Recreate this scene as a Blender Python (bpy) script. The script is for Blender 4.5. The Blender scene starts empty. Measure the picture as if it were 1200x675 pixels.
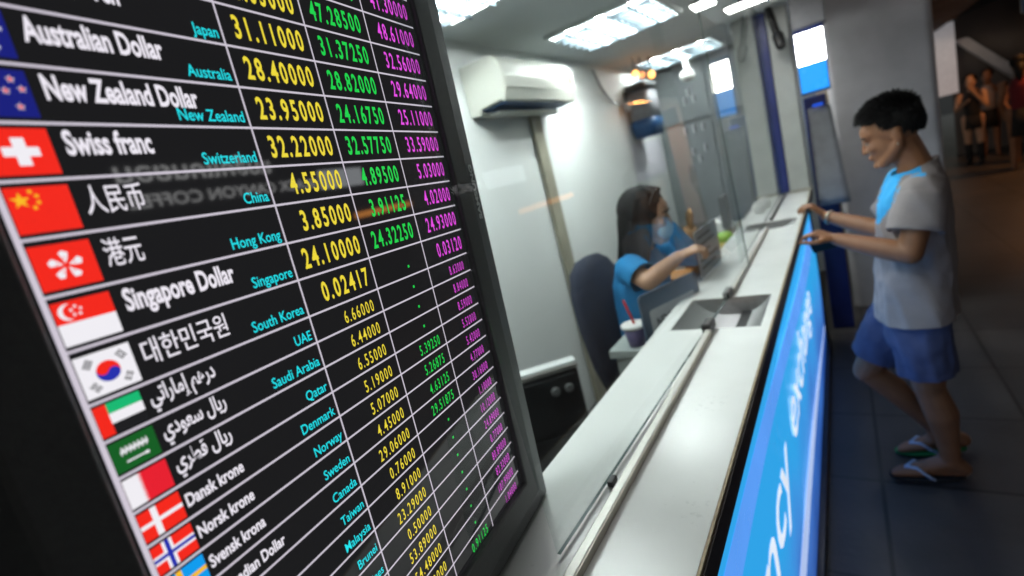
import bpy, bmesh, math, random
from math import sin, cos, pi, radians
from mathutils import Vector as V, Matrix, noise
random.seed(7)
S = bpy.context.scene
COL = S.collection

# ------------------------------------------------------------------ camera, world, sun, exposure
cam = bpy.data.cameras.new('camera'); co = bpy.data.objects.new('camera', cam); COL.objects.link(co)
cam.sensor_width = 36.0; cam.lens = 573.4 / 1200 * 36; cam.clip_start = 0.02; cam.clip_end = 400
XA = V((0.81217134, 0.52653625, -0.25127135)); YA = -V((-0.10041832, -0.29809826, -0.94923843)); ZA = -V((-0.57471199, 0.79617649, -0.18923297))
co.matrix_world = Matrix(((XA.x, YA.x, ZA.x, 0), (XA.y, YA.y, ZA.y, 0), (XA.z, YA.z, ZA.z, 1.68), (0, 0, 0, 1)))
cam.dof.use_dof = True; cam.dof.focus_distance = 0.56; cam.dof.aperture_fstop = 17.2 / 5.6
S.camera = co
w = bpy.data.worlds.new('World'); S.world = w; w.use_nodes = True
nt = w.node_tree; sky = nt.nodes.new('ShaderNodeTexSky'); sky.sky_type = 'NISHITA'; sky.sun_disc = False
sky.sun_elevation = radians(4); sky.sun_rotation = radians(200)
hs = nt.nodes.new('ShaderNodeHueSaturation'); hs.inputs['Saturation'].default_value = .35; nt.links.new(sky.outputs[0], hs.inputs['Color']); nt.links.new(hs.outputs[0], nt.nodes['Background'].inputs[0]); nt.nodes['Background'].inputs[1].default_value = 0.085
sun = bpy.data.lights.new('sun', 'SUN'); sun.energy = 0.25; sun.angle = radians(3); sun.color = (1, .8, .6)
so = bpy.data.objects.new('sun', sun); COL.objects.link(so); so.rotation_euler = (radians(86), 0, radians(-20))
S.view_settings.view_transform = 'Standard'; S.view_settings.look = 'None'; S.view_settings.exposure = 0.0; S.view_settings.gamma = 1
S.cycles.max_bounces = 8; S.cycles.transparent_max_bounces = 16; S.cycles.sample_clamp_indirect = 6; S.cycles.caustics_reflective = False

# ------------------------------------------------------------------ materials
def mat(name, col, rough=.5, metal=0., var=.12, scale=14., bump=0., bscale=60., spec=.5, coat=0., stretch=None):
    m = bpy.data.materials.new(name); m.use_nodes = True; t = m.node_tree; b = t.nodes['Principled BSDF']
    b.inputs['Roughness'].default_value = rough; b.inputs['Metallic'].default_value = metal
    b.inputs['Specular IOR Level'].default_value = spec; b.inputs['Coat Weight'].default_value = coat; b.inputs['Coat Roughness'].default_value = .08
    tc = t.nodes.new('ShaderNodeTexCoord'); mp = t.nodes.new('ShaderNodeMapping'); t.links.new(tc.outputs['Object'], mp.inputs[0])
    if stretch: mp.inputs['Scale'].default_value = stretch
    n = t.nodes.new('ShaderNodeTexNoise'); n.inputs['Scale'].default_value = scale; n.inputs['Detail'].default_value = 6
    t.links.new(mp.outputs[0], n.inputs[0])
    r = t.nodes.new('ShaderNodeValToRGB'); r.color_ramp.elements[0].position = .3; r.color_ramp.elements[1].position = .7
    r.color_ramp.elements[0].color = tuple(c * (1 - var) for c in col) + (1,)
    r.color_ramp.elements[1].color = tuple(min(1, c * (1 + var)) for c in col) + (1,)
    t.links.new(n.outputs[0], r.inputs[0]); t.links.new(r.outputs[0], b.inputs['Base Color'])
    rr = t.nodes.new('ShaderNodeMapRange'); rr.inputs[3].default_value = max(0, rough - .06); rr.inputs[4].default_value = min(1, rough + .08)
    t.links.new(n.outputs[0], rr.inputs[0]); t.links.new(rr.outputs[0], b.inputs['Roughness'])
    if bump:
        n2 = t.nodes.new('ShaderNodeTexNoise'); n2.inputs['Scale'].default_value = bscale; n2.inputs['Detail'].default_value = 4
        t.links.new(mp.outputs[0], n2.inputs[0]); bp = t.nodes.new('ShaderNodeBump'); bp.inputs['Strength'].default_value = bump
        bp.inputs['Distance'].default_value = .01
        t.links.new(n2.outputs[0], bp.inputs['Height']); t.links.new(bp.outputs[0], b.inputs['Normal'])
    return m
def emit(name, col, k=1., base=(.02, .02, .02), var=0., scale=4.):
    m = mat(name, base, .25, var=0.05); b = m.node_tree.nodes['Principled BSDF']
    b.inputs['Emission Color'].default_value = tuple(col) + (1,); b.inputs['Emission Strength'].default_value = k
    if var:
        t = m.node_tree; tc = t.nodes.new('ShaderNodeTexCoord'); n = t.nodes.new('ShaderNodeTexNoise'); n.inputs['Scale'].default_value = scale
        t.links.new(tc.outputs['Object'], n.inputs[0]); r = t.nodes.new('ShaderNodeMapRange')
        r.inputs[3].default_value = k * (1 - var); r.inputs[4].default_value = k * (1 + var); t.links.new(n.outputs[0], r.inputs[0])
        t.links.new(r.outputs[0], b.inputs['Emission Strength'])
    return m
def glassmat(name, tint=(.93, .96, .95), ior=1.43, rough=0.):
    m = bpy.data.materials.new(name); m.use_nodes = True; t = m.node_tree; t.nodes.clear()
    o = t.nodes.new('ShaderNodeOutputMaterial'); mx = t.nodes.new('ShaderNodeMixShader'); tr = t.nodes.new('ShaderNodeBsdfTransparent')
    gl = t.nodes.new('ShaderNodeBsdfGlossy'); gl.inputs['Roughness'].default_value = rough; fr = t.nodes.new('ShaderNodeFresnel'); fr.inputs[0].default_value = ior
    nz = t.nodes.new('ShaderNodeTexNoise'); nz.inputs['Scale'].default_value = 5; rp = t.nodes.new('ShaderNodeValToRGB')
    rp.color_ramp.elements[0].color = tuple(c * .985 for c in tint) + (1,); rp.color_ramp.elements[1].color = tuple(tint) + (1,)
    t.links.new(nz.outputs[0], rp.inputs[0]); t.links.new(rp.outputs[0], tr.inputs[0])
    ge = t.nodes.new('ShaderNodeNewGeometry'); mu = t.nodes.new('ShaderNodeMath'); mu.operation = 'SUBTRACT'; mu.use_clamp = True
    t.links.new(fr.outputs[0], mu.inputs[0]); t.links.new(ge.outputs['Backfacing'], mu.inputs[1]); t.links.new(mu.outputs[0], mx.inputs[0]); df = t.nodes.new('ShaderNodeBsdfDiffuse'); df.inputs[0].default_value = (.8, .82, .82, 1); dm = t.nodes.new('ShaderNodeMixShader'); dm.inputs[0].default_value = .022; t.links.new(tr.outputs[0], dm.inputs[1]); t.links.new(df.outputs[0], dm.inputs[2]); t.links.new(dm.outputs[0], mx.inputs[1]); t.links.new(gl.outputs[0], mx.inputs[2]); t.links.new(mx.outputs[0], o.inputs[0])
    return m
M = dict(
    white_wall=mat('white_painted_wall', (.74, .765, .755), .55, var=.03, scale=3, bump=.05),
    laminate=mat('white_laminate', (.82, .83, .81), .22, var=.025, scale=9),
    brown_edge=mat('dark_brown_edge', (.075, .064, .068), .4, var=.2, scale=30),
    tan_edge=mat('chipboard_edge', (.42, .32, .20), .6, var=.2, scale=80),
    alu=mat('aluminium', (.50, .49, .46), .5, 1., var=.08, scale=30, stretch=(20, 1, 20)),
    alu_dull=mat('dull_aluminium', (.50, .47, .40), .45, .6, var=.12, scale=25),
    steel=mat('brushed_steel', (.36, .36, .36), .55, 1., var=.12, scale=60, stretch=(1, 12, 1), bump=.05),
    bezel=mat('charcoal_plastic', (.105, .110, .112), .45, var=.08, scale=160, bump=.06, bscale=400),
    black=mat('black_plastic', (.012, .012, .013), .4, var=.2, scale=30),
    dark_metal=mat('black_steel', (.012, .013, .014), .3, .2, var=.3, scale=8),
    ceil=mat('ceiling_board', (.84, .87, .87), .7, var=.04, scale=4),
    grey_panel=mat('grey_metal_panel', (.30, .33, .34), .45, .2, var=.07, scale=5),
    strip=mat('beige_trim', (.33, .31, .24), .5, var=.12, scale=12),
    ac=mat('cream_plastic', (.66, .665, .60), .3, var=.03, scale=6),
    post=mat('grey_white_post', (.55, .57, .55), .4, var=.08, scale=8),
    navy=mat('navy_paint', (.01, .025, .16), .35, var=.15, scale=8),
    concrete=mat('grey_concrete', (.50, .49, .50), .8, var=.16, scale=3, bump=.2, bscale=25),
    darkwall=mat('dark_wall', (.02, .02, .022), .6, var=.3, scale=2),
    taupe=mat('taupe_panel', (.10, .085, .078), .7, var=.2, scale=1.5),
    navyfab=mat('navy_fabric', (.016, .021, .040), .9, var=.25, scale=40, bump=.3, bscale=300),
    deskgrey=mat('grey_laminate', (.32, .36, .35), .4, var=.06, scale=10),
    slate=mat('slate_blue_acrylic', (.08, .12, .18), .3, var=.15, scale=8),
    paper=mat('pale_paper', (.62, .64, .66), .6, var=.04, scale=10),
    paperwhite=mat('white_paper', (.75, .74, .80), .7, var=.03, scale=10),
    ink=mat('dark_ink', (.03, .03, .035), .6),
    red=mat('red_plastic', (.55, .02, .02), .35), cupwhite=mat('white_cup', (.78, .78, .76), .35, var=.04),
    drink=mat('milky_tea_cup', (.12, .10, .22), .3), brown=mat('brown_paper', (.22, .12, .045), .8, var=.2, scale=20, bump=.3),
    orange=mat('orange_card', (.50, .20, .03), .6, var=.15), yellow=mat('yellow_plastic', (.55, .42, .08), .5), green=mat('green_plastic', (.20, .45, .03), .5),
    skin=mat('tan_skin', (.25, .108, .050), .5, var=.12, scale=14, bump=.06, bscale=180), skin_f=mat('fair_tan_skin', (.48, .28, .18), .5, var=.1, scale=14),
    hair=mat('black_hair', (.005, .0045, .005), .55, var=.4, scale=60, stretch=(1, 1, .2), spec=.2),
    shirt=mat('grey_tshirt', (.27, .235, .235), .9, var=.07, scale=9, bump=.25, bscale=120), yoke=mat('sky_blue_tshirt', (.03, .36, .75), .85, var=.08),
    tee=mat('teal_blue_shirt', (.010, .20, .46), .8, var=.1, scale=10, bump=.2, bscale=100),
    shorts=mat('slate_blue_shorts', (.066, .082, .175), .9, var=.13, scale=12, bump=.3, bscale=150),
    trouser=mat('navy_trousers', (.012, .02, .08), .9), sole_dark=mat('dark_rubber', (.015, .014, .014), .8), sole_green=mat('green_rubber', (.01, .22, .05), .6),
    strap=mat('pale_blue_strap', (.40, .48, .62), .5), eyew=mat('eye_white', (.30, .27, .25), .3), eyeb=mat('dark_iris', (.01, .008, .006), .2), lip=mat('lip', (.26, .10, .075), .45),
    band=mat('steel_bracelet', (.6, .58, .5), .3, .9), phone=mat('black_phone', (.008, .008, .01), .5, spec=.2),
    red_cloth=mat('dark_red_cloth', (.16, .012, .02), .9), black_cloth=mat('black_cloth', (.010, .010, .012), .9),
    gl=glassmat('clear_glass'), gedge=mat('glass_edge_green', (.012, .05, .045), .25), acrylic=glassmat('cloudy_acrylic', (.80, .83, .86)),
    greybox=mat('grey_enamel', (.26, .26, .28), .4), bluebox=mat('deep_blue_plastic', (.015, .07, .19), .35),
)
def specks(m, amt):
    t = m.node_tree; b = t.nodes['Principled BSDF']; tc = t.nodes.new('ShaderNodeTexCoord'); n = t.nodes.new('ShaderNodeTexNoise'); n.inputs['Scale'].default_value = 95; n.inputs['Detail'].default_value = 3
    n2 = t.nodes.new('ShaderNodeTexNoise'); n2.inputs['Scale'].default_value = 6; t.links.new(tc.outputs['Object'], n.inputs[0]); t.links.new(tc.outputs['Object'], n2.inputs[0])
    a = t.nodes.new('ShaderNodeMath'); a.operation = 'MULTIPLY'; t.links.new(n.outputs[0], a.inputs[0]); t.links.new(n2.outputs[0], a.inputs[1])
    r = t.nodes.new('ShaderNodeValToRGB'); r.color_ramp.elements[0].position = .40; r.color_ramp.elements[0].color = (1, 1, 1, 1); r.color_ramp.elements[1].position = .47; r.color_ramp.elements[1].color = (amt, amt, amt, 1)
    t.links.new(a.outputs[0], r.inputs[0]); mx = t.nodes.new('ShaderNodeMix'); mx.data_type = 'RGBA'; mx.blend_type = 'MULTIPLY'; mx.inputs[0].default_value = 1
    src = b.inputs['Base Color'].links[0].from_socket; t.links.new(src, mx.inputs[6]); t.links.new(r.outputs[0], mx.inputs[7]); t.links.new(mx.outputs[2], b.inputs['Base Color'])
specks(M['laminate'], .88)
# dark stone floor with grout lines
def tiles():
    m = mat('dark_stone_tiles', (.062, .055, .051), .42, var=.35, scale=2.2, bump=.15, bscale=40); t = m.node_tree; b = t.nodes['Principled BSDF']
    tc = t.nodes.new('ShaderNodeTexCoord'); br = t.nodes.new('ShaderNodeTexBrick'); mp = t.nodes.new('ShaderNodeMapping'); mp.inputs['Rotation'].default_value = (0, 0, 0)
    t.links.new(tc.outputs['Object'], mp.inputs[0]); t.links.new(mp.outputs[0], br.inputs[0])
    br.inputs['Scale'].default_value = 1; br.inputs['Brick Width'].default_value = .6; br.inputs['Row Height'].default_value = .6; br.offset = .0
    br.inputs['Mortar Size'].default_value = .008; br.inputs['Color1'].default_value = (1, 1, 1, 1); br.inputs['Color2'].default_value = (.8, .8, .82, 1); br.inputs['Mortar'].default_value = (.22, .22, .22, 1)
    mx = t.nodes.new('ShaderNodeMix'); mx.data_type = 'RGBA'; mx.blend_type = 'MULTIPLY'; mx.inputs[0].default_value = 1
    src = b.inputs['Base Color'].links[0].from_socket; t.links.new(src, mx.inputs[6]); t.links.new(br.outputs[0], mx.inputs[7]); t.links.new(mx.outputs[2], b.inputs['Base Color'])
    return m
M['tiles'] = tiles()

# ------------------------------------------------------------------ mesh helpers
def box(bm, x0, x1, y0, y1, z0, z1, mi=0):
    vs = [bm.verts.new((x, y, z)) for x in (x0, x1) for y in (y0, y1) for z in (z0, z1)]
    for q in ((0, 1, 3, 2), (4, 6, 7, 5), (0, 4, 5, 1), (2, 3, 7, 6), (0, 2, 6, 4), (1, 5, 7, 3)):
        f = bm.faces.new([vs[i] for i in q]); f.material_index = mi
def prism(bm, pts, axis, a, b, mi=0):
    """pts: 2D outline; extruded along axis ('x','y','z') from a to b"""
    def P(p, t): return {'x': (t, p[0], p[1]), 'y': (p[0], t, p[1]), 'z': (p[0], p[1], t)}[axis]
    A = [bm.verts.new(P(p, a)) for p in pts]; B = [bm.verts.new(P(p, b)) for p in pts]; n = len(pts)
    for i in range(n): bm.faces.new((A[i], A[(i + 1) % n], B[(i + 1) % n], B[i])).material_index = mi
    bm.faces.new(A).material_index = mi; bm.faces.new(B[::-1]).material_index = mi
def frame_of(d):
    d = d.normalized(); u = d.orthogonal().normalized(); return u, d.cross(u)
def caps(bm, p0, p1, r0, r1=None, n=14, k=4, mi=0):
    p0, p1 = V(p0), V(p1); r1 = r0 if r1 is None else r1; d = (p1 - p0); d = d.normalized() if d.length > 1e-6 else V((0, 0, 1)); u, v = frame_of(d)
    rows = []
    for i in range(k + 1): a = -pi / 2 + pi / 2 * i / k; rows.append((p0 + d * r0 * sin(a), r0 * cos(a)))
    for i in range(k + 1): a = pi / 2 * i / k; rows.append((p1 + d * r1 * sin(a), r1 * cos(a)))
    loft(bm, [[c + (u * cos(2 * pi * j / n) + v * sin(2 * pi * j / n)) * max(r, 1e-4) for j in range(n)] for c, r in rows], mi)
def tube(bm, pts, r, n=8, mi=0):
    for a, b in zip(pts, pts[1:]): caps(bm, a, b, r, r, n, 2, mi)
def loft(bm, rows, mi=0, close=True):
    R = [[bm.verts.new(p) for p in row] for row in rows]; n = len(rows[0])
    for a, b in zip(R, R[1:]):
        for j in range(n): f = bm.faces.new((a[j], a[(j + 1) % n], b[(j + 1) % n], b[j])); f.material_index = mi; f.smooth = True
    if close:
        for row, fl in ((R[0], 1), (R[-1], 0)): f = bm.faces.new(row[::-1] if fl else row); f.material_index = mi
def rings(bm, rs, n=28, e=2.4, mi=0):
    """rs: list of (cx, cy, cz, a, b): superellipses stacked in z"""
    def pt(t): c, s = cos(t), sin(t); return math.copysign(abs(c) ** (2 / e), c), math.copysign(abs(s) ** (2 / e), s)
    loft(bm, [[V((cx + a * pt(2 * pi * j / n)[0], cy + b * pt(2 * pi * j / n)[1], cz)) for j in range(n)] for cx, cy, cz, a, b in rs], mi)
def ell(bm, c, r, rot=None, mi=0, n=18, m=12):
    R = (rot or Matrix.Identity(3)); c = V(c); rows = []
    for i in range(m + 1):
        t = -pi / 2 + pi * i / m; t = max(-pi / 2 + .02, min(pi / 2 - .02, t))
        rows.append([c + R @ V((r[0] * cos(t) * cos(2 * pi * j / n), r[1] * cos(t) * sin(2 * pi * j / n), r[2] * sin(t))) for j in range(n)])
    loft(bm, rows, mi)
def lathe(bm, prof, c=(0, 0, 0), n=24, mi=0):
    c = V(c); loft(bm, [[c + V((r * cos(2 * pi * j / n), r * sin(2 * pi * j / n), z)) for j in range(n)] for r, z in prof], mi)
def rrect(x0, x1, y0, y1, r, k=5):
    pts = []
    for cx, cy, a0 in ((x1 - r, y1 - r, 0), (x0 + r, y1 - r, 90), (x0 + r, y0 + r, 180), (x1 - r, y0 + r, 270)):
        for i in range(k + 1): a = radians(a0 + 90 * i / k); pts.append((cx + r * cos(a), cy + r * sin(a)))
    return pts
def obj(name, bm, mats, parent=None, bevel=0, smooth=False, recalc=True, seg=2):
    if recalc: bmesh.ops.recalc_face_normals(bm, faces=bm.faces)
    me = bpy.data.meshes.new(name); bm.to_mesh(me); bm.free()
    for m in (mats if isinstance(mats, (list, tuple)) else [mats]): me.materials.append(m)
    o = bpy.data.objects.new(name, me); COL.objects.link(o)
    if parent: o.parent = parent
    if smooth:
        for p in me.polygons: p.use_smooth = True
    if bevel:
        b = o.modifiers.new('b', 'BEVEL'); b.width = bevel; b.segments = seg; b.limit_method = 'ANGLE'; b.angle_limit = radians(40)
    return o
def B(): return bmesh.new()
def tag(o, label, cat, group=None):
    o['label'] = label; o['category'] = cat
    if group: o['group'] = group
    return o
def thing(name, label, cat, loc=(0, 0, 0), rz=0, group=None):
    o = bpy.data.objects.new(name, None); COL.objects.link(o); o.empty_display_size = .1; o.location = loc; o.rotation_euler = (0, 0, rz)
    return tag(o, label, cat, group)
def struct(name, bm, m, **k):
    o = obj(name, bm, m, **k); o['kind'] = 'structure'; return o
def bx(name, m, parent, *a, bevel=0):
    bm = B(); box(bm, *a); return obj(name, bm, m, parent, bevel)
def remesh(name, bm, voxel, mats, parent, smooth=4, cuts=(), wob=0, wscale=14, solid=0, fac=.5, post=None):
    """union of closed shapes turned into one continuous skin, then cut cleanly by planes (point, normal of the side removed)"""
    me = bpy.data.meshes.new('tmp'); bm.to_mesh(me); bm.free(); o = bpy.data.objects.new('tmp', me); COL.objects.link(o)
    r = o.modifiers.new('r', 'REMESH'); r.mode = 'VOXEL'; r.voxel_size = voxel
    if smooth: s = o.modifiers.new('s', 'SMOOTH'); s.iterations = smooth; s.factor = fac
    m2 = bpy.data.meshes.new_from_object(o.evaluated_get(bpy.context.evaluated_depsgraph_get()))
    bpy.data.objects.remove(o); bpy.data.meshes.remove(me)
    bm = B(); bm.from_mesh(m2); bpy.data.meshes.remove(m2)
    for c in cuts:
        p, nn = c[0], c[1]; lim = c[2] if len(c) > 2 else None
        g = bm.verts[:] + bm.edges[:] + bm.faces[:]
        if lim:
            fs = [f for f in bm.faces if lim(f.calc_center_median())]; g = list({v for f in fs for v in f.verts}) + list({e for f in fs for e in f.edges}) + fs
        bmesh.ops.bisect_plane(bm, geom=g, plane_co=p, plane_no=nn, clear_outer=True)
    if post: post(bm)
    if wob:
        bm.normal_update()
        for v in bm.verts:
            k_ = wscale; c = v.co; q = V((c.x * k_, c.y * k_, c.z * k_ * .5)); r1 = 1 - abs(noise.noise(V((c.x * k_ * 1.6 + c.z * 3, c.y * k_ * 1.6, c.z * k_ * .35 + c.x * 4)))) * 2.4
            d = .7 * noise.noise(q) + .55 * max(-.5, r1) + .3 * noise.noise(V((c.x * k_ * 2.3, c.y * k_ * 2.3, c.z * k_ * 2.9)))
            v.co += v.normal * d * wob
    for f in bm.faces: f.smooth = True
    o = obj(name, bm, mats, parent, recalc=False)
    if solid: s = o.modifiers.new('s', 'SOLIDIFY'); s.thickness = solid; s.offset = 1
    return o
def sleeve(bm, a, b, r0, r1, n=26, k=14):
    """open cloth tube from inside the shoulder to a clean hem"""
    d = (b - a).normalized(); u, v = frame_of(d); rows = []
    for i in range(k + 1):
        t_ = i / k; c = a.lerp(b, t_); r = (r0 + (r1 - r0) * t_) * (1 if i else .5); rows.append([c + (u * cos(2 * pi * j / n) + v * sin(2 * pi * j / n)) * r for j in range(n)])
    loft(bm, [[a - d * r0 * .55 + (p - a) * .3 for p in rows[0]]] + [[a + (p - a) * 2 for p in rows[0]]] + rows[1:], close=False)
def text_bm(body, bold=0., mi=0):
    c = bpy.data.curves.new('t', 'FONT'); c.body = body; c.offset = bold; c.resolution_u = 3
    o = bpy.data.objects.new('t', c); COL.objects.link(o)
    me = bpy.data.meshes.new_from_object(o.evaluated_get(bpy.context.evaluated_depsgraph_get()))
    bpy.data.objects.remove(o); bpy.data.curves.remove(c)
    bm = B(); bm.from_mesh(me); bpy.data.meshes.remove(me)
    for f in bm.faces: f.material_index = mi
    return bm
def text(name, body, m, parent, x, y, h, sx, align='L', bold=0., z=0., width=None, basis=None, cap=.729):
    """flat lettering: baseline at y, capital height h, width factor sx (or total width)"""
    bm = text_bm(body, bold); xs = [v.co.x for v in bm.verts]
    if not xs: bm.free(); return None
    x0, x1 = min(xs), max(xs); k = h / cap; kx = width / (x1 - x0) if width else k * sx
    for v in bm.verts:
        X = (v.co.x - x0) * kx if align == 'L' else (v.co.x - x1) * kx if align == 'R' else (v.co.x - (x0 + x1) / 2) * kx
        p = V((x + X, y + v.co.y * k, z)); v.co = basis(p) if basis else p
    return obj(name, bm, m, parent, recalc=False)

def figures(name, body, m, parent, xr, y, h, cell, bold=.008, z=0., glyphs={}):
    """right aligned tabular figures, every digit in its own cell"""
    bm = B(); k = h / .729; n = body.count('.'); x = xr - cell * (len(body) - n) - cell * .5 * n
    for ch in body:
        cw = cell * .5 if ch == '.' else cell
        if (ch, bold) not in glyphs:
            g = text_bm(ch, bold); me = bpy.data.meshes.new('g'); g.to_mesh(me); g.free(); glyphs[(ch, bold)] = me
        me = glyphs[(ch, bold)]; xs = [v.co.x for v in me.vertices]; a, b = min(xs), max(xs); kx = cell * (.84 if cell > .0065 else .76) / .56 
        if ch == '1': kx *= .95
        if b - a > .56: kx *= .56 / (b - a)
        vs = [bm.verts.new((x + cw / 2 + (v.co.x - (a + b) / 2) * kx, y + v.co.y * k, z)) for v in me.vertices]
        for p in me.polygons:
            try: bm.faces.new([vs[i] for i in p.vertices])
            except ValueError: pass
        x += cw
    return obj(name, bm, m, parent, recalc=False)

# ------------------------------------------------------------------ setting
CEIL = 2.40
bm = B(); box(bm, -60, 60, -40, 120, -.3, -.004); struct('ground', bm, M['darkwall'])
bm = B(); box(bm, -.26, 9, -4, 30, -.2, 0); struct('walkway_floor', bm, M['tiles'])
bm = B(); box(bm, -1.5, -.30, -1.2, 5.1, -.003, .30); struct('booth_floor', bm, M['darkwall'])
bm = B(); box(bm, -1.5, -.14, -1.2, 5.1, CEIL, CEIL + .12)
struct('booth_ceiling', bm, M['ceil'])
bm = B(); box(bm, -.6, 9, -1.2, 30, 3.4, 3.6); struct('walkway_roof', bm, M['taupe'])
tag(bx('white_wall', M['white_wall'], None, -1.5, -1.4, -1.2, 5.1, .30, CEIL), 'long plain white wall behind the air conditioner inside the booth', 'wall')
t = tag(bx('grey_end_wall', M['grey_panel'], None, -1.4, -.12, 5.0, 5.1, .30, CEIL), 'grey metal end wall with rows of key slots beyond the seated woman', 'wall')
bm = B()
for x0, x1, z0, z1 in ((-1.39, -.93, 1.88, 2.38), (-.92, -.50, 1.88, 2.38), (-1.39, -.93, .9, 1.85), (-.92, -.50, .9, 1.85)): box(bm, x0, x1, 4.975, 4.998, z0, z1)
obj('door_panel', bm, M['grey_panel'], t, .004)
for x, z in ((-1.13, 2.06), (-1.05, 2.06), (-1.09, 2.13), (-1.17, 1.80), (-1.09, 1.80), (-1.01, 1.80), (-1.13, 1.60), (-1.02, 1.61), (-1.08, 1.52)):
    bm = B(); box(bm, x - .018, x + .018, 4.968, 4.974, z - .036, z + .036, 0); box(bm, x + .000, x + .017, 4.964, 4.967, z - .033, z + .033, 1); obj('slot', bm, [M['paperwhite'], M['ink']], t)
tag(bx('wall_trim', M['strip'], None, -1.398, -1.372, 2.49, 2.595, .30, 2.05, bevel=.004), 'beige vertical trim strip on the white wall under the air conditioner', 'trim')
tag(bx('dark_wall', M['darkwall'], None, -.56, -.40, -1.2, -.10, 0, 2.4), 'black side wall at the near left of the rate screen', 'wall')

# ------------------------------------------------------------------ counter
CT = 1.16
ctr = thing('service_counter', 'long white laminate counter with a backlit blue front and steel coin tray', 'counter', (-.35, 1.9, 0))
def ck(name, bm, m, **k):
    o = obj(name, bm, m, ctr, **k); o.matrix_parent_inverse = Matrix.Translation((.35, -1.9, 0)); return o
T1 = (1.385, 1.672); T2 = (2.79, 3.0); HX = (-.472, -.226)
bm = B()
for y0, y1 in ((-1.0, T1[0]), (T1[1], T2[0]), (T2[1], 4.08)): box(bm, -.518, -.203, y0, y1, CT - .05, CT)
for t_ in (T1, T2): box(bm, -.518, HX[0], t_[0], t_[1], CT - .05, CT); box(bm, HX[1], -.203, t_[0], t_[1], CT - .05, CT)
bmesh.ops.remove_doubles(bm, verts=bm.verts, dist=1e-5)
ck('countertop', bm, M['laminate'])
bm = B(); box(bm, -.2028, -.1985, -1.0, 4.08, CT - .007, CT - .0005); ck('edge_strip', bm, M['tan_edge'])
bm = B(); box(bm, -.2028, -.196, -1.0, 4.08, CT - .052, CT - .0075); ck('front_edge', bm, M['brown_edge'])
# backlit front: gently bowed blue sheet in a dark frame
LB = bpy.data.materials.new('backlit_blue_sheet'); LB.use_nodes = True; t_ = LB.node_tree; b_ = t_.nodes['Principled BSDF']
b_.inputs['Base Color'].default_value = (.01, .08, .4, 1); b_.inputs['Roughness'].default_value = .12
tc = t_.nodes.new('ShaderNodeTexCoord'); sp = t_.nodes.new('ShaderNodeSeparateXYZ'); t_.links.new(tc.outputs['Object'], sp.inputs[0])
nz = t_.nodes.new('ShaderNodeTexNoise'); nz.inputs['Scale'].default_value = 2.3; nz.inputs['Detail'].default_value = 2; t_.links.new(tc.outputs['Object'], nz.inputs[0])
ad = t_.nodes.new('ShaderNodeMath'); ad.operation = 'MULTIPLY_ADD'; ad.inputs[1].default_value = .55; t_.links.new(nz.outputs[0], ad.inputs[0]); t_.links.new(sp.outputs['Z'], ad.inputs[2])
rp = t_.nodes.new('ShaderNodeValToRGB'); t_.links.new(ad.outputs[0], rp.inputs[0]); rp.color_ramp.interpolation = 'B_SPLINE'
cr = rp.color_ramp; cr.elements[0].position = .30; cr.elements[0].color = (.012, .06, .33, 1); cr.elements[1].position = 1.0; cr.elements[1].color = (.03, .47, 1, 1)
e = cr.elements.new(.62); e.color = (.07, .24, .75, 1); e = cr.elements.new(.8); e.color = (.06, .36, .92, 1)
t_.links.new(rp.outputs[0], b_.inputs['Emission Color']); b_.inputs['Emission Strength'].default_value = .80
def bow(z, off=0): return -.232 + .012 * sin(pi * (z - .05) / 1.05) + off
bm = B(); rows = []
for i in range(17):
    z = .05 + 1.045 * i / 16; rows.append([V((bow(z), -1.0, z)), V((bow(z), 3.98, z)), V((-.25, 3.98, z)), V((-.25, -1.0, z))])
loft(bm, rows); fp = ck('light_panel', bm, LB)
W1 = emit('backlit_white_lettering', (.80, .88, 1.), .95, var=.2, scale=9)
W2 = emit('backlit_pale_swoosh', (.11, .36, .98), .92, var=.15); W3 = emit('backlit_white_swoosh', (.50, .64, 1.), .85, var=.2)
o = text('lettering', 'currency', W1, fp, .02, .65, .19, .62, bold=.004, basis=lambda p: V((bow(p.y, .0015), p.x + .12 * (p.y - .65), p.y)), width=1.42); 
o = text('lettering', 'exchange', W1, fp, 1.62, .65, .19, .62, bold=.004, basis=lambda p: V((bow(p.y, .0015), p.x + .12 * (p.y - .65), p.y)), width=1.35)
def swoosh(f0, f1, off, m):
    bm = B(); A = []; N_ = 60
    for i in range(N_ + 1):
        y = -1 + 4.96 * i / N_; a, b = f0(y), f1(y)
        A.append([bm.verts.new((bow(a + (b - a) * j / 4, off), y, a + (b - a) * j / 4)) for j in range(5)])
    for r0, r1 in zip(A, A[1:]):
        for j in range(4): bm.faces.new((r0[j], r0[j + 1], r1[j + 1], r1[j])).smooth = True
    o = obj('swoosh', bm, m, fp, recalc=False)
swoosh(lambda y: .86 + .05 * sin(1.5 * y), lambda y: .96 + .03 * sin(1.5 * y + .5), .0008, W2)
swoosh(lambda y: .20 + .10 * sin(.9 * y), lambda y: .27 + .14 * sin(.9 * y + .25), .0008, W3)
bm = B(); box(bm, -.30, -.205, -1, 4.08, 0.001, .048); box(bm, -.251, -.215, 3.985, 4.06, .05, 1.09); ck('plinth', bm, M['dark_metal'], bevel=.003)
bm = B(); box(bm, -.318, -.252, -1, 4.08, .001, CT - .051); ck('carcass', bm, M['darkwall'])
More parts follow.
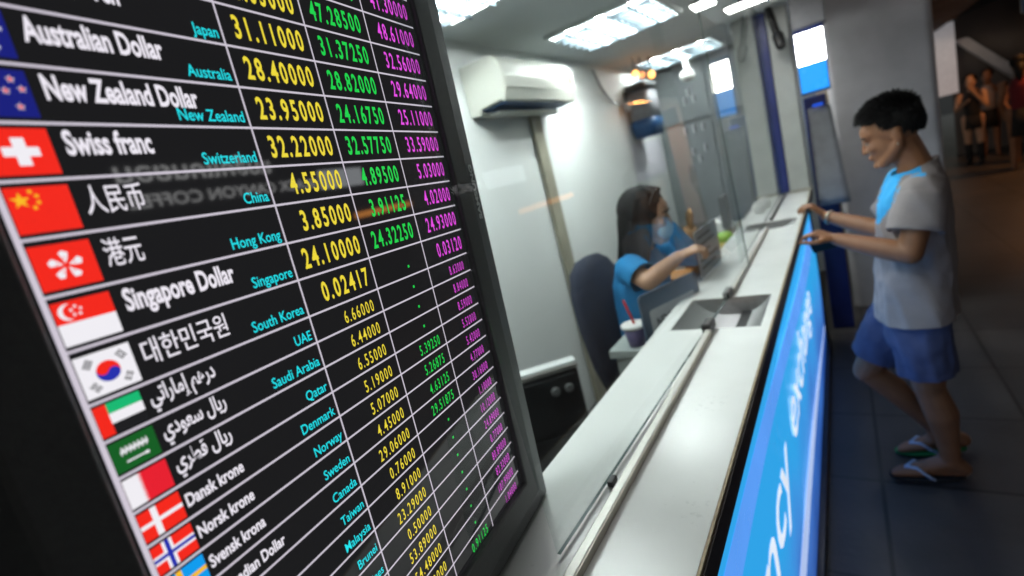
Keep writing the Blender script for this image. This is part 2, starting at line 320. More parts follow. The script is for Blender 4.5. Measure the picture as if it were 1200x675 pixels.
def tray(y0, y1, d):
    bm = B(); n = 16; rows = []
    for i in range(n + 1):
        x = HX[0] + .002 + (HX[1] - HX[0] - .004) * i / n; s = 2 * i / n - 1; z = CT - .001 - d * (1 - abs(s) ** 2.6)
        rows.append((x, z))
    for (xa, za), (xb, zb) in zip(rows, rows[1:]):
        for p in ([(xa, y0, za), (xb, y0, zb), (xb, y1, zb), (xa, y1, za)],): bm.faces.new([bm.verts.new(q) for q in p]).smooth = True
        for yy in (y0, y1): bm.faces.new([bm.verts.new(q) for q in ((xa, yy, za), (xb, yy, zb), (xb, yy, CT - .001), (xa, yy, CT - .001))])
    bmesh.ops.remove_doubles(bm, verts=bm.verts, dist=1e-5)
    ck('coin_tray', bm, M['steel'], recalc=False)
tray(T1[0] + .001, T1[1] - .001, .060); tray(T2[0] + .001, T2[1] - .001, .042)
for y0, y1 in ((-.2, 1.335), (1.715, 2.76)):
    bm = B(); box(bm, -.3575, -.3430, y0, y1, CT + .001, CT + .017)
    o = ck('glass_rail', bm, M['alu'], bevel=.0012)
    bm = B(); box(bm, -.3428, -.3412, y0, y1, CT + .0015, CT + .0155); ck('rail_gasket', bm, M['alu_dull'])
bm = B(); box(bm, -.362, -.350, 3.03, 4.04, CT + .001, CT + .012); ck('track', bm, M['black'])
for a_ in ((-.369, -.343, 1.336, 1.40, CT + .001, CT + .030), (-.366, -.346, 1.64, 1.714, CT + .001, CT + .026)):
    bm = B(); box(bm, *a_); ck('rail_clamp', bm, M['black'], bevel=.004)
tag(bx('glass_clip', M['black'], None, -.379, -.3685, .645, .668, CT + .001, CT + .012, bevel=.002), 'small black plastic clip beside the near end of the aluminium rail', 'clip')
# staff ledge behind the counter
dk = thing('staff_ledge', 'grey work ledge behind and below the white counter', 'desk', (-.62, 2.4, .30))
def wp(parent, o): o.matrix_parent_inverse = parent.matrix_basis.inverted() if parent.type == 'EMPTY' else Matrix.Identity(4); return o
bpy.context.view_layer.update()
wp(dk, bx('worktop', M['deskgrey'], dk, -.745, -.522, 1.50, 3.9, 1.02, 1.05, bevel=.003))
wp(dk, bx('side_panel', M['deskgrey'], dk, -.735, -.53, 1.53, 1.555, .301, 1.019)); wp(dk, bx('side_panel', M['deskgrey'], dk, -.735, -.53, 3.85, 3.875, .301, 1.019))
wp(dk, bx('back_panel', M['darkwall'], dk, -.545, -.522, 1.556, 3.849, .301, 1.019))

# ------------------------------------------------------------------ glass screen above the counter
def pane(name, label, p, ang, L, z0, z1, tilt=0.):
    t = thing(name, label, 'glass screen', (p[0], p[1], z0), ang, 'glass screens along the counter')
    bm = B(); box(bm, -.003, .003, 0, L, 0, z1 - z0)
    for f in bm.faces:
        if abs(f.calc_center_median().x) < .002 and f.calc_center_median().y > .5: f.material_index = 1
    obj('glass_sheet', bm, [M['gl'], M['gedge']], t)
    t.rotation_euler.y = tilt
    return t
pane('glass_screen', 'near clear glass pane reflecting the standing man, its far edge by the tray', (-.387, .48, 0), radians(-1.7), 1.57, CT + .008, CEIL - .004, radians(-1.6))
pane('glass_screen', 'far clear glass pane by the posts, reflecting the illuminated sign', (-.372, 2.075, 0), 0, 1.94, CT + .013, CEIL - .002)

# ------------------------------------------------------------------ posts at the far end of the counter
def post(x0, x1, label):
    t = thing('upright_post', label, 'post', ((x0 + x1) / 2, 4.12, CT + .001), group='upright posts at the far end of the counter'); h = (x1 - x0) / 2
    bm = B(); box(bm, -h, h, -.06, .06, 0, CEIL - CT - .003); obj('post_body', bm, M['post'], t, .012)
    bm = B(); box(bm, -h - .006, h + .006, -.07, .07, 0, .012); obj('base_flange', bm, M['alu_dull'], t)
post(-.544, -.396, 'wide grey white post nearer the booth interior, left of the blue strip'); post(-.328, -.200, 'narrow grey white post at the outer counter corner, right of the blue strip')
tag(bx('blue_strip', M['navy'], None, -.392, -.333, 4.09, 4.13, CT + .002, CEIL - .003, bevel=.003), 'dark blue strip standing between the two white posts', 'panel')
bm = B(); tube(bm, [V((-.30, 4.0, 2.39)), V((-.28, 3.97, 2.28)), V((-.262, 3.95, 2.20))], .022); caps(bm, (-.262, 3.95, 2.20), (-.250, 3.93, 2.14), .034, .03)
tag(obj('camera_bracket', bm, M['black']), 'small black camera on a bent arm in front of the outer post', 'camera')

# ------------------------------------------------------------------ exchange-rate monitor
U = V((-.1359054, .99056745, -.01748881)); VV = V((-.03350503, -.02223794, -.99919112)); NN = U.cross(-VV)
P0 = V((-.47812439, .59293729, 1.1602))
mon = thing('rate_monitor', 'tall black framed screen listing exchange rates and flags, standing on the counter', 'monitor')
mon.matrix_world = Matrix(((U.x, -VV.x, NN.x, P0.x), (U.y, -VV.y, NN.y, P0.y), (U.z, -VV.z, NN.z, P0.z), (0, 0, 0, 1)))
# local: x along the screen, y up, z out of the screen
TOP = 1.02; X0, X1, Y0, Y1 = -.5345, -.0565, .0705, .955
def ringframe(bm, a, b):
    """a, b: (x0,x1,y0,y1,z) rectangles joined by four quads"""
    A = [bm.verts.new(p) for p in ((a[0], a[2], a[4]), (a[1], a[2], a[4]), (a[1], a[3], a[4]), (a[0], a[3], a[4]))]
    C = [bm.verts.new(p) for p in ((b[0], b[2], b[4]), (b[1], b[2], b[4]), (b[1], b[3], b[4]), (b[0], b[3], b[4]))]
    for i in range(4): bm.faces.new((A[i], A[(i + 1) % 4], C[(i + 1) % 4], C[i]))
bm = B()
r_ = [(X0, X1, Y0, Y1, -.001), (X0, X1, Y0, Y1, .006), (X0 - .002, X1 + .002, Y0 - .002, Y1 + .002, .008), (X0 - .037, X1 + .037, Y0 - .037, Y1 + .037, .008),
      (X0 - .041, X1 + .041, Y0 - .041, Y1 + .041, .006), (X0 - .072, X1 + .072, Y0 - .066, Y1 + .066, .001), (X0 - .075, X1 + .075, Y0 - .0695, Y1 + .0695, -.003), (X0 - .075, X1 + .075, Y0 - .0695, Y1 + .0695, -.05), (X0 - .05, X1 + .05, Y0 - .05, Y1 + .05, -.085)]
for a, b in zip(r_, r_[1:]): ringframe(bm, a, b)
e_ = r_[-1]; bm.faces.new([bm.verts.new(p) for p in ((e_[0], e_[2], e_[4]), (e_[0], e_[3], e_[4]), (e_[1], e_[3], e_[4]), (e_[1], e_[2], e_[4]))])
bmesh.ops.remove_doubles(bm, verts=bm.verts, dist=1e-5)
fr = obj('bezel', bm, M['bezel'], mon, .0012)
SCR = emit('screen_black', (.011, .011, .012), 1., base=(.006, .006, .007)); b_ = SCR.node_tree.nodes['Principled BSDF']
for l in list(SCR.node_tree.links):
    if l.to_socket == b_.inputs['Roughness']: SCR.node_tree.links.remove(l)
b_.inputs['Roughness'].default_value = .03; b_.inputs['Specular IOR Level'].default_value = .75
bm = B(); box(bm, X0 - .001, X1 + .001, Y0 - .001, Y1 + .001, -.004, 0); scr = obj('screen', bm, SCR, mon)
E_ = dict(name=emit('screen_white', (.86, .82, .90), 1.), line=emit('screen_grid', (.62, .57, .66), 1.), cyan=emit('screen_cyan', (.015, .80, .88), 1.),
          yellow=emit('screen_yellow', (.86, .70, .045), 1.), green=emit('screen_green', (.012, .66, .075), 1.), pink=emit('screen_magenta', (.80, .075, .78), 1.),
          red=emit('flag_red', (.90, .022, .012), 1.), white=emit('flag_white', (.92, .90, .95), .95), navy=emit('flag_navy', (.010, .014, .20), 1.), gold=emit('flag_gold', (.95, .50, .02), 1.),
          blue=emit('flag_blue', (.02, .03, .42), 1.), dgreen=emit('flag_deep_green', (.008, .11, .018), 1.), emer=emit('flag_emerald', (.01, .48, .17), 1.), black=emit('flag_black', (.013, .013, .015), 1.), sky=emit('flag_sky', (.005, .33, .85), 1.), crim=emit('flag_crimson', (.80, .015, .03), 1.))
BIG = .0338; SM = .0253
rows_ = []  # (bottom line height above corner, pitch)
y = .6888; data = []
names = [('Euro', 'Euro', '40.03000', '40.41250', '41.30000'), ('Pound Sterling', 'England', '46.03000', '47.28500', '48.61000'),
         ('Japanese Yen', 'Japan', '31.11000', '31.37250', '32.56000'), ('Australian Dollar', 'Australia', '28.40000', '28.82000', '29.64000'),
         ('New Zealand Dollar', 'New Zealand', '23.95000', '24.16750', '25.11000'), ('Swiss franc', 'Switzerland', '32.22000', '32.57750', '33.59000'),
         ('人民币', 'China', '4.55000', '4.89500', '5.03000'), ('港元', 'Hong Kong', '3.85000', '3.91125', '4.02000'), ('Singapore Dollar', 'Singapore', '24.10000', '24.32250', '24.93000'),
         ('대한민국원', 'South Korea', '0.02417', '-', '0.03120')]
AED = '\uFEF2\uFE97\uFE8D\uFEAD\uFE8E\uFEE3\uFE87 \uFEE2\uFEEB\uFEAD\uFEA9'; SAR = '\uFEF1\uFEA9\uFEEE\uFECC\uFEB3 \uFEDD\uFE8E\uFEF3\uFEAD'; QAR = '\uFEF1\uFEAE\uFEC4\uFED7 \uFEDD\uFE8E\uFEF3\uFEAD'
small = [(AED, 'UAE', '6.66000', '-', '8.63000'), (SAR, 'Saudi Arabia', '6.44000', '-', '8.84000'), (QAR, 'Qatar', '6.55000', '-', '8.59000'), ('Dansk krone', 'Denmark', '5.19000', '5.39250', '5.52000'),
         ('Norsk krone', 'Norway', '5.07000', '5.26875', '5.42000'), ('Svensk krona', 'Sweden', '4.45000', '4.63125', '4.77000'), ('Canadian Dollar', 'Canada', '29.06000', '29.51875', '30.16000'),
         ('', 'Taiwan', '0.76000', '-', '1.10000'), ('', 'Malaysia', '8.91000', '-', '10.12000'), ('', 'Brunei', '23.29000', '-', '24.89000'), ('', 'Philippines', '0.50000', '-', '0.77000'),
         ('', '', '53.89000', '-', '80.89000'), ('', '', '54.48000', '-', '82.32000'), ('', '', '70.00000', '-', '107.99000'), ('', '', '0.87000', '0.91125', '1.04000')]
bots = [.7564, .7226, .6888, .6552, .6213, .5879, .5541, .5196, .4852, .4503] + [.4503 - .02532 * (i + 1) for i in range(15)]
VX = [-.5288, -.3528, -.2565, -.1590, -.0605]
bm = B(); Z1, Z2 = .0003, .0006
def q2(bm, x0, x1, y0, y1, z, mi=0): bm.faces.new([bm.verts.new(p) for p in ((x0, y0, z), (x1, y0, z), (x1, y1, z), (x0, y1, z))]).material_index = mi
for b_ in bots[:-1] + [.7902, .824]: q2(bm, VX[0], VX[4], b_ - .0009, b_ + .0009, Z1)
for i, x in enumerate(VX[:4]): q2(bm, x - (.0016 if i == 0 else .0008), x + (.0016 if i == 0 else .0008), Y0 + .002, .824, Z1 + .0001)
obj('table_grid', bm, E_['line'], scr, recalc=False)
for i, (nm, ct_, a, b, c) in enumerate(names + small):
    big = i < 10; yb = bots[i]; al = ord(nm[0]) if nm else 0
    if nm:
        cjk = 0x2e80 <= al <= 0xd7ff; ar = al >= 0xfe00
        if cjk: text('currency_name', nm, E_['name'], scr, -.490, yb - .0005 + .0125, .0145, 1, bold=.006, z=Z1, width={'人': .035, '港': .0225, '대': .0615}[nm[0]])
        elif ar: text('currency_name', nm, E_['name'], scr, -.4955, yb + .0105, .0118, 1, bold=.02, z=Z1, width={'UAE': .046, 'Saudi Arabia': .046, 'Qatar': .042}[ct_])
        elif big: text('currency_name', nm, E_['name'], scr, -.489, yb + .0146, .0152, .555, bold=.030, z=Z1)
        else: text('currency_name', nm, E_['name'], scr, -.4972, yb + .008, .0098, .635, bold=.026, z=Z1)
    if ct_: text('country_name', ct_, E_['cyan'], scr, -.3568, yb + .0047, .0094, .80, 'R', bold=.006, z=Z1)
    h, bl, cw = (.0192, .0082, .0104) if big else (.0132, .0048, .0070)
    for s, xr, m in ((a, -.2640 if big else -.2682, 'yellow'), (b, -.1690 if big else -.1710, 'green'), (c, -.0668 if big else -.0750, 'pink')):
        if s == '-':
            bm = B(); q2(bm, -.1965, -.1935, yb + .0098, yb + .0128, Z1); obj('rate_figure', bm, E_['green'], scr, recalc=False); continue
        if m == 'green' and i < 2 and s == '': continue
        k = {'yellow': 1., 'green': .98, 'pink': .95 if big else .86}[m]
        figures('rate_figure', s, E_[m], scr, xr, yb + bl, h * (1 if m != 'pink' or big else .96), cw * k, bold=(.022 if big else .006) if m != 'pink' else .010 if big else .0, z=Z1)
# flags: polygons in unit coordinates, (material, points)
def disc(cx, cy, r, asp=1., n=20, a0=0, a1=360): return [(cx + r * cos(radians(a0 + (a1 - a0) * i / n)) / asp, cy + r * sin(radians(a0 + (a1 - a0) * i / n))) for i in range(n if a1 - a0 == 360 else n + 1)]
def star(cx, cy, r, asp=1.15, n=5, a=90, inner=.4): return [(cx + (r if i % 2 == 0 else r * inner) * cos(radians(a + 180 / n * i)) / asp, cy + (r if i % 2 == 0 else r * inner) * sin(radians(a + 180 / n * i))) for i in range(2 * n)]
def R4(x0, x1, y0, y1): return [(x0, y0), (x1, y0), (x1, y1), (x0, y1)]
def jack():
    return [('white', [(0, .5), (.06, .5), (.5, .94), (.5, 1), (.44, 1), (0, .56)]), ('white', [(0, 1), (0, .94), (.44, .5), (.5, .5), (.5, .56), (.06, 1)]), ('white', R4(.2, .3, .5, 1)), ('white', R4(0, .5, .7, .8)), ('crim', R4(.225, .275, .5, 1)), ('crim', R4(0, .5, .725, .775))]
petal = lambda a: [(.5 + (.05 + .29 * t) * cos(radians(a + s)) / 1.15, .5 + (.05 + .29 * t) * sin(radians(a + s))) for t, s in ((0, 0), (.5, -22), (.85, -20), (1., 0), (.85, 16), (.5, 14))]
def tri(cx, cy, ang, brk):
    out = []
    for k in (-1, 0, 1):
        for s0, s1 in (((-.11, -.015), (.015, .11)) if brk & (1 << (k + 1)) else ((-.11, .11),)):
            ca, sa = cos(radians(ang)), sin(radians(ang))
            out.append(('black', [(cx + (s * ca - (k * .055 + d) * sa) / 1.15, cy + s * sa + (k * .055 + d) * ca) for s, d in ((s0, -.016), (s1, -.016), (s1, .016), (s0, .016))]))
    return out
script = [('white', R4(.2 + .03 * i, .225 + .03 * i, .5 + .05 * ((i * 7) % 3), .66 + .05 * ((i * 5) % 3))) for i in range(20)] + [('white', R4(.22 + .1 * i, .31 + .1 * i, .58 + .05 * (i % 2), .615 + .05 * (i % 2))) for i in range(6)]
FL = {
    3: [('navy', R4(0, 1, 0, 1))] + jack() + [('white', star(.25, .25, .13, n=7)), ('white', star(.75, .8, .07, n=7)), ('white', star(.62, .55, .07, n=7)), ('white', star(.87, .6, .07, n=7)), ('white', star(.75, .2, .07, n=7))],
    4: [('navy', R4(0, 1, 0, 1))] + jack() + [(c, star(x, y, r)) for x, y in ((.75, .8), (.62, .55), (.87, .6), (.75, .22)) for c, r in (('white', .09), ('crim', .065))],
    5: [('red', R4(0, 1, 0, 1)), ('white', R4(.40, .60, .2, .8)), ('white', R4(.22, .78, .4, .6))],
    6: [('red', R4(0, 1, 0, 1)), ('gold', star(.2, .72, .18))] + [('gold', star(x, yy, .065)) for x, yy in ((.38, .9), (.46, .8), (.46, .66), (.38, .55))],
    7: [('red', R4(0, 1, 0, 1))] + [('white', petal(90 + 72 * k)) for k in range(5)] + [('red', star(.5 + .17 * cos(radians(90 + 72 * k)) / 1.15, .5 + .17 * sin(radians(90 + 72 * k)), .03)) for k in range(5)],
    8: [('white', R4(0, 1, 0, .5)), ('red', R4(0, 1, .5, 1)), ('white', disc(.24, .75, .19, 1.15)), ('red', disc(.31, .75, .18, 1.15))] + [('white', star(.37 + .095 * cos(radians(90 + 72 * k)) / 1.15, .75 + .1 * sin(radians(90 + 72 * k)), .05)) for k in range(5)],
    9: [('white', R4(0, 1, 0, 1)), ('red', disc(.5, .5, .25, 1.15, 20, -30, 150)), ('blue', disc(.5, .5, .25, 1.15, 20, 150, 330)), ('red', disc(.5 - .125 * cos(radians(30)) / 1.15, .5 + .0625, .125, 1.15)), ('blue', disc(.5 + .125 * cos(radians(30)) / 1.15, .5 - .0625, .125, 1.15))] + tri(.2, .78, 56, 0) + tri(.8, .78, -56, 2) + tri(.2, .22, -56, 5) + tri(.8, .22, 56, 7),
    10: [('emer', R4(0, 1, .66, 1)), ('white', R4(0, 1, .33, .66)), ('black', R4(0, 1, 0, .33)), ('red', R4(0, .27, 0, 1))],
    11: [('dgreen', R4(0, 1, 0, 1))] + script + [('white', R4(.25, .72, .24, .29)), ('white', R4(.66, .75, .22, .31))],
    12: [('crim', R4(0, 1, 0, 1)), ('white', [(0, 0), (.32, 0)] + [(.32 + (.09 if k % 2 else 0), k / 18) for k in range(1, 18)] + [(.32, 1), (0, 1)])],
    13: [('red', R4(0, 1, 0, 1)), ('white', R4(.30, .44, 0, 1)), ('white', R4(0, 1, .43, .57))],
    14: [('red', R4(0, 1, 0, 1)), ('white', R4(.26, .50, 0, 1)), ('white', R4(0, 1, .36, .64)), ('blue', R4(.33, .43, 0, 1)), ('blue', R4(0, 1, .44, .56))],
    15: [('sky', R4(0, 1, 0, 1)), ('gold', R4(.30, .44, 0, 1)), ('gold', R4(0, 1, .42, .58))],
    16: [('red', R4(0, .25, 0, 1)), ('white', R4(.25, .75, 0, 1)), ('red', R4(.75, 1, 0, 1)), ('red', star(.5, .5, .3, n=6))],
}
for i, polys in FL.items():
    big = i < 10; yb = bots[i]; x0, x1 = (-.5265, -.4956) if big else (-.5268, -.5000); y0, y1 = (yb + .0032, yb + .0302) if big else (yb + .0025, yb + .0228)
    bm = B(); keys = []; lv = 0
    for kname, pts in polys:
        if kname not in keys: keys.append(kname)
        lv += 1; bm.faces.new([bm.verts.new((x0 + (x1 - x0) * max(0, min(1, px)), y0 + (y1 - y0) * max(0, min(1, py)), Z1 + .00002 * lv)) for px, py in pts]).material_index = keys.index(kname)
    obj('flag', bm, [E_[k] for k in keys], scr, recalc=False)
text('maker_name', 'SAMSUNG', mat('grey_print', (.88, .88, .88), .6), fr, 0, 0, .0120, .8, width=.082, bold=.045, basis=lambda p: V((.0028 - p.y, .491 + p.x, .0005 - .004 * 0)))
# the lettering sits on the sloping outer band of the frame
mk = fr.children[0]
for v in mk.data.vertices:
    x = v.co.x; zz = .006 + (x - (X1 + .041)) / .031 * -.005; v.co.z = zz + .0010

# ------------------------------------------------------------------ air conditioner
ac = thing('air_conditioner', 'cream wall mounted air conditioner with a dark outlet slot high on the white wall', 'air conditioner', (-1.4, 2.44, 2.045))
prof = [(0, 0), (.06, 0), (.065, .022), (.185, .034), (.192, .022), (.205, .030), (.222, .075), (.226, .13), (.215, .19), (.190, .222), (.15, .232), (0, .232)]
bm = B(); prism(bm, prof, 'y', -.47, .27); obj('casing', bm, M['ac'], ac, .008, seg=3)
bm = B(); prism(bm, [(.066, .012), (.186, .024), (.186, .031), (.066, .0195)], 'y', -.44, .245); obj('air_outlet', bm, M['bluebox'], ac)
bm = B(); prism(bm, [(.075, -.012), (.135, -.004), (.136, .000), (.075, -.006)], 'y', -.42, .23); obj('flap', bm, M['ac'], ac)
bm = B(); prism(bm, [(.2230, .0755), (.2240, .0795), (.2248, .0795), (.2238, .0755)], 'y', -.46, .26); obj('front_seam', bm, mat('seam_grey', (.5, .5, .44), .5), ac)
bm = B(); prism(bm, [(.2265, .110), (.2265, .150), (.2272, .150), (.2272, .110)], 'y', .185, .238); prism(bm, [(.2225, .160), (.2180, .185), (.2188, .185), (.2233, .160)], 'y', .185, .23)
obj('energy_label', bm, mat('yellow_label', (.75, .75, .05), .5), ac)
bm = B(); prism(bm, [(.2255, .092), (.2264, .108), (.2271, .108), (.2262, .092)], 'y', .185, .238); obj('blue_sticker', bm, mat('pale_blue_label', (.25, .55, .65), .5), ac)

# ------------------------------------------------------------------ ceiling lights
TUBE = emit('fluorescent_tube', (.96, 1., .985), 410.); LOUV = mat('louvre_grey', (.16, .20, .23), .3, .3, var=.04)
def troffer(x0, x1, y0, y1, label, k=(5, 7)):
    t = thing('ceiling_light', label, 'ceiling light', ((x0 + x1) / 2, (y0 + y1) / 2, CEIL), group='louvred fluorescent ceiling lights'); a, b = (x1 - x0) / 2, (y1 - y0) / 2
    bm = B(); box(bm, -a, a, -b, -b + .02, -.022, -.001); box(bm, -a, a, b - .02, b, -.022, -.001); box(bm, -a, -a + .02, -b + .02, b - .02, -.022, -.001); box(bm, a - .02, a, -b + .02, b - .02, -.022, -.001)
    obj('frame', bm, M['ceil'], t)
    bm = B(); box(bm, -a + .02, a - .02, -b + .02, b - .02, -.006, -.002); obj('reflector', bm, emit('lit_reflector', (.84, .95, 1.), 4.), t)
    for i in range(3):
        bm = B(); x = -a * .6 + a * .6 * i; caps(bm, (x, -b + .05, -.013), (x, b - .05, -.013), .006, .006, 10, 3); obj('tube', bm, TUBE, t)
    bm = B()
    for i in range(1, k[0]): x = -a + 2 * a * i / k[0]; box(bm, x - .003, x + .003, -b + .021, b - .021, -.0395, -.020)
    for i in range(1, k[1]): y = -b + 2 * b * i / k[1]; box(bm, -a + .021, a - .021, y - .004, y + .004, -.041, -.020)
    obj('louvre', bm, LOUV, t)
    return t
troffer(-1.20, -.64, 2.50, 3.12, 'middle louvred ceiling light, seen fully above the air conditioner')
troffer(-1.25, -.66, 1.18, 1.79, 'nearest louvred ceiling light, cut off beside the top of the rate screen')
troffer(-1.25, -.66, -.30, .31, 'louvred ceiling light over the near end of the booth, above the rate screen')  # extra troffer out of view, added to fill the left wall and counter
troffer(-1.27, -.68, 4.15, 4.70, 'farthest louvred ceiling light, seen edge on above the grey wall')
for x, y, l in ((-0.530, 3.122, 'small bright square ceiling lamp nearer the booth interior'), (-0.315, 3.513, 'small bright square ceiling lamp nearer the posts'), (-.33, 2.3, 'square ceiling lamp above the middle of the counter'), (-.33, .95, 'square ceiling lamp above the near stretch of counter')):
    t = thing('square_downlight', l, 'ceiling light', (x, y, CEIL), group='small square ceiling lamps by the glass')
    bm = B(); box(bm, -.062, .062, -.08, .08, -.022, -.001); obj('housing', bm, M['post'], t, .003); bm = B(); box(bm, -.052, .052, -.070, .070, -.027, -.0225); obj('diffuser', bm, emit('downlight_white', (1, .985, .95), 40.), t)
GLINT = emit('warm_bulb', (1., .42, .10), 6.)  # orange globes added in place of walkway lights mirrored in the glass
for i, (x, y, z, l) in enumerate(((-1.20, 3.90, 2.275, 'left of three small glowing orange bulbs near the ceiling'), (-1.18, 4.0, 2.27, 'middle and dimmest of three small glowing orange bulbs near the ceiling'), (-1.14, 4.1, 2.265, 'right of three small glowing orange bulbs, beside the far light'))):
    t = thing('orange_bulb', l, 'bulb', (x, y, z), group='small orange bulbs'); r = .026 if i != 1 else .022
    bm = B(); ell(bm, (0, 0, 0), (r, r, r * 1.15)); obj('globe', bm, GLINT if i != 1 else emit('dim_warm_bulb', (1., .30, .08), 2.5), t)
    bm = B(); caps(bm, (0, 0, r + .004), (0, 0, CEIL - z - .002), .006); obj('stem', bm, M['black'], t)

# ------------------------------------------------------------------ things inside the booth
wb = thing('wall_cabinet', 'small grey wall box with a black lid and blue base by the orange bulbs', 'box', (-1.29, 4.25, 1.80))
bm = B(); rings(bm, [(0, 0, .16, .10, .15), (0, 0, .38, .095, .14)], 24, 5); obj('box_body', bm, M['greybox'], wb, smooth=False)
bm = B(); rings(bm, [(0, 0, .381, .105, .16), (0, 0, .44, .10, .15)], 24, 5); obj('lid', bm, M['black'], wb)
bm = B(); rings(bm, [(0, 0, .02, .09, .13), (0, 0, .10, .105, .155), (0, 0, .159, .105, .155)], 24, 5); obj('base', bm, M['bluebox'], wb)
bm = B(); pts = [V((-1.385, 3.55, 2.35)), V((-1.375, 3.62, 2.22)), V((-1.37, 3.75, 2.13)), V((-1.36, 3.9, 2.10)), V((-1.35, 4.02, 2.06)), V((-1.34, 4.09, 2.10))]; tube(bm, pts, .008)
ell(bm, (-1.345, 4.0, 2.07), (.025, .05, .04)); tag(obj('wall_cable', bm, M['greybox']), 'grey cable drooping along the white wall to a junction knob', 'cable')
tag(bx('notice_sheet', M['paperwhite'], None, -1.398, -1.394, 4.05, 4.93, 1.48, 1.79), 'pale lavender paper sheet on the white wall below the grey box', 'paper')
sc_ = thing('ceiling_camera', 'white dome camera hanging on a short pipe in front of the grey end wall', 'camera', (-.98, 4.55, CEIL))
bm = B(); lathe(bm, [(.02, -.002), (.02, -.12), (.026, -.13)]); obj('pipe', bm, M['cupwhite'], sc_, smooth=True); bm = B(); lathe(bm, [(.03, -.131), (.055, -.15), (.06, -.18), (.045, -.21), (.01, -.225)]); obj('dome', bm, M['cupwhite'], sc_, smooth=True)
# black cabinet with a white top and aluminium trim, standing askew
cb = thing('black_cabinet', 'low black cabinet with two round knobs and a white metal edged top', 'cabinet', (-.983, 1.665, .301), math.atan2(.667, .745))
bx('cabinet_body', M['dark_metal'], cb, -.36, 0, 0, .06, 0, .615, bevel=.006); bx('top', M['white_wall'], cb, -.362, .002, .0, .062, .636, .646); bx('edge_trim', M['alu'], cb, -.364, .004, -.006, .062, .6155, .6355, bevel=.003)
bx('drawer_front', M['dark_metal'], cb, -.35, -.012, -.010, -.0005, .36, .60, bevel=.004); bx('drawer_front', M['dark_metal'], cb, -.35, -.012, -.010, -.0005, .02, .34, bevel=.004)
for x in (-.115, -.055):
    bm = B(); lathe(bm, [(.012, 0), (.019, .006), (.019, .014), (.013, .018)]); bmesh.ops.rotate(bm, verts=bm.verts, cent=(0, 0, 0), matrix=Matrix.Rotation(radians(90), 3, 'X')); bmesh.ops.translate(bm, verts=bm.verts, vec=(x, -.0105, .545)); obj('knob', bm, M['bezel'], cb)
# office chair
ch = thing('office_chair', 'navy padded office chair with a tall rounded back behind the seated woman', 'chair', (-.90, 1.93, .301))
bm = B(); rings(bm, [(.30, 0, .42, .16, .17), (.30, 0, .435, .22, .23), (.30, 0, .475, .23, .24), (.30, 0, .50, .20, .21), (.30, 0, .505, .1, .1)], 28, 3.2); obj('seat', bm, M['navyfab'], ch)
bm = B(); rings(bm, [(.035, -.02, .42, .02, .12), (.03, -.02, .44, .045, .20), (.01, -.02, .60, .055, .245), (-.01, -.02, .76, .055, .25), (-.03, -.02, .90, .05, .225), (-.045, -.02, .98, .042, .17), (-.05, -.02, 1.015, .03, .10), (-.052, -.02, 1.022, .012, .04)], 32, 2.6)
obj('backrest', bm, M['navyfab'], ch)
bm = B(); tube(bm, [V((.01, 0, .50)), V((.03, 0, .36)), V((.26, 0, .34))], .018); caps(bm, (.28, 0, .08), (.28, 0, .42), .026); obj('column', bm, M['black'], ch)
for k in range(5):
    a = 2 * pi * k / 5 + .3; bm = B(); caps(bm, (.28, 0, .10), (.28 + .24 * cos(a), .24 * sin(a), .06), .022, .015); ell(bm, (.28 + .25 * cos(a), .25 * sin(a), .028), (.026, .026, .026)); obj('leg', bm, M['black'], ch)
# cup
cp = thing('drink_cup', 'takeaway drink cup with a white lid and a red straw on the grey ledge', 'cup', (-.655, 1.555, 1.051))
bm = B(); lathe(bm, [(.028, 0), (.038, .066)]); obj('cup_body', bm, M['drink'], cp, smooth=True); bm = B(); lathe(bm, [(.043, .066), (.045, .07), (.045, .076), (.040, .080), (.036, .078), (.01, .079)]); obj('lid', bm, M['cupwhite'], cp, smooth=True)
bm = B(); caps(bm, (.004, 0, .079), (-.022, .012, .160), .0045); obj('straw', bm, M['red'], cp)
# NEXT position board
A_ = V((-.597, 1.505, 0)); D_ = (V((-.485, 1.745, 0)) - A_); ang = math.atan2(D_.y, D_.x)
nb = thing('position_board', 'slate blue rounded board with a pale panel reading NEXT, behind the counter', 'sign', (A_.x, A_.y, 1.051), ang)
bm = B(); prism(bm, rrect(0, .30, 0, .187, .018), 'y', 0, .008); obj('board', bm, M['slate'], nb, .001)
bm = B(); prism(bm, rrect(.035, .27, .012, .125, .012), 'y', -.0012, -.0002); pl = obj('pale_panel', bm, M['paper'], nb)
text('lettering', 'NEXT', M['ink'], pl, .062, .058, .034, .9, bold=.03, basis=lambda p: V((p.x, -.0020, p.y)), width=.085)
bm = B(); box(bm, .05, .25, -.02, .05, -.0005, .006); obj('foot', bm, M['slate'], nb)
# acrylic notice holder
nh = thing('notice_holder', 'grey acrylic notice holder with lines of print beside the woman', 'sign', (-.490, 1.90, CT + .001), radians(86))
bm = B(); box(bm, 0, .31, 0, .005, .002, .195); obj('acrylic_plate', bm, M['acrylic'], nh, .001); bm = B(); box(bm, .006, .304, -.0025, -.0005, .006, .190); pp = obj('printed_sheet', bm, mat('grey_print_sheet', (.46, .49, .53), .5, var=.05), nh)
bm = B()
for i, (a, b) in enumerate(((.03, .20), (.03, .25), (.03, .17), (.03, .27), (.03, .22))): box(bm, a, b, -.0040, -.0030, .165 - i * .03 - .006, .165 - i * .03)
obj('print_lines', bm, M['ink'], pp); bm = B(); box(bm, 0, .31, .0055, .05, -.0005, .0015); obj('foot', bm, M['acrylic'], nh)
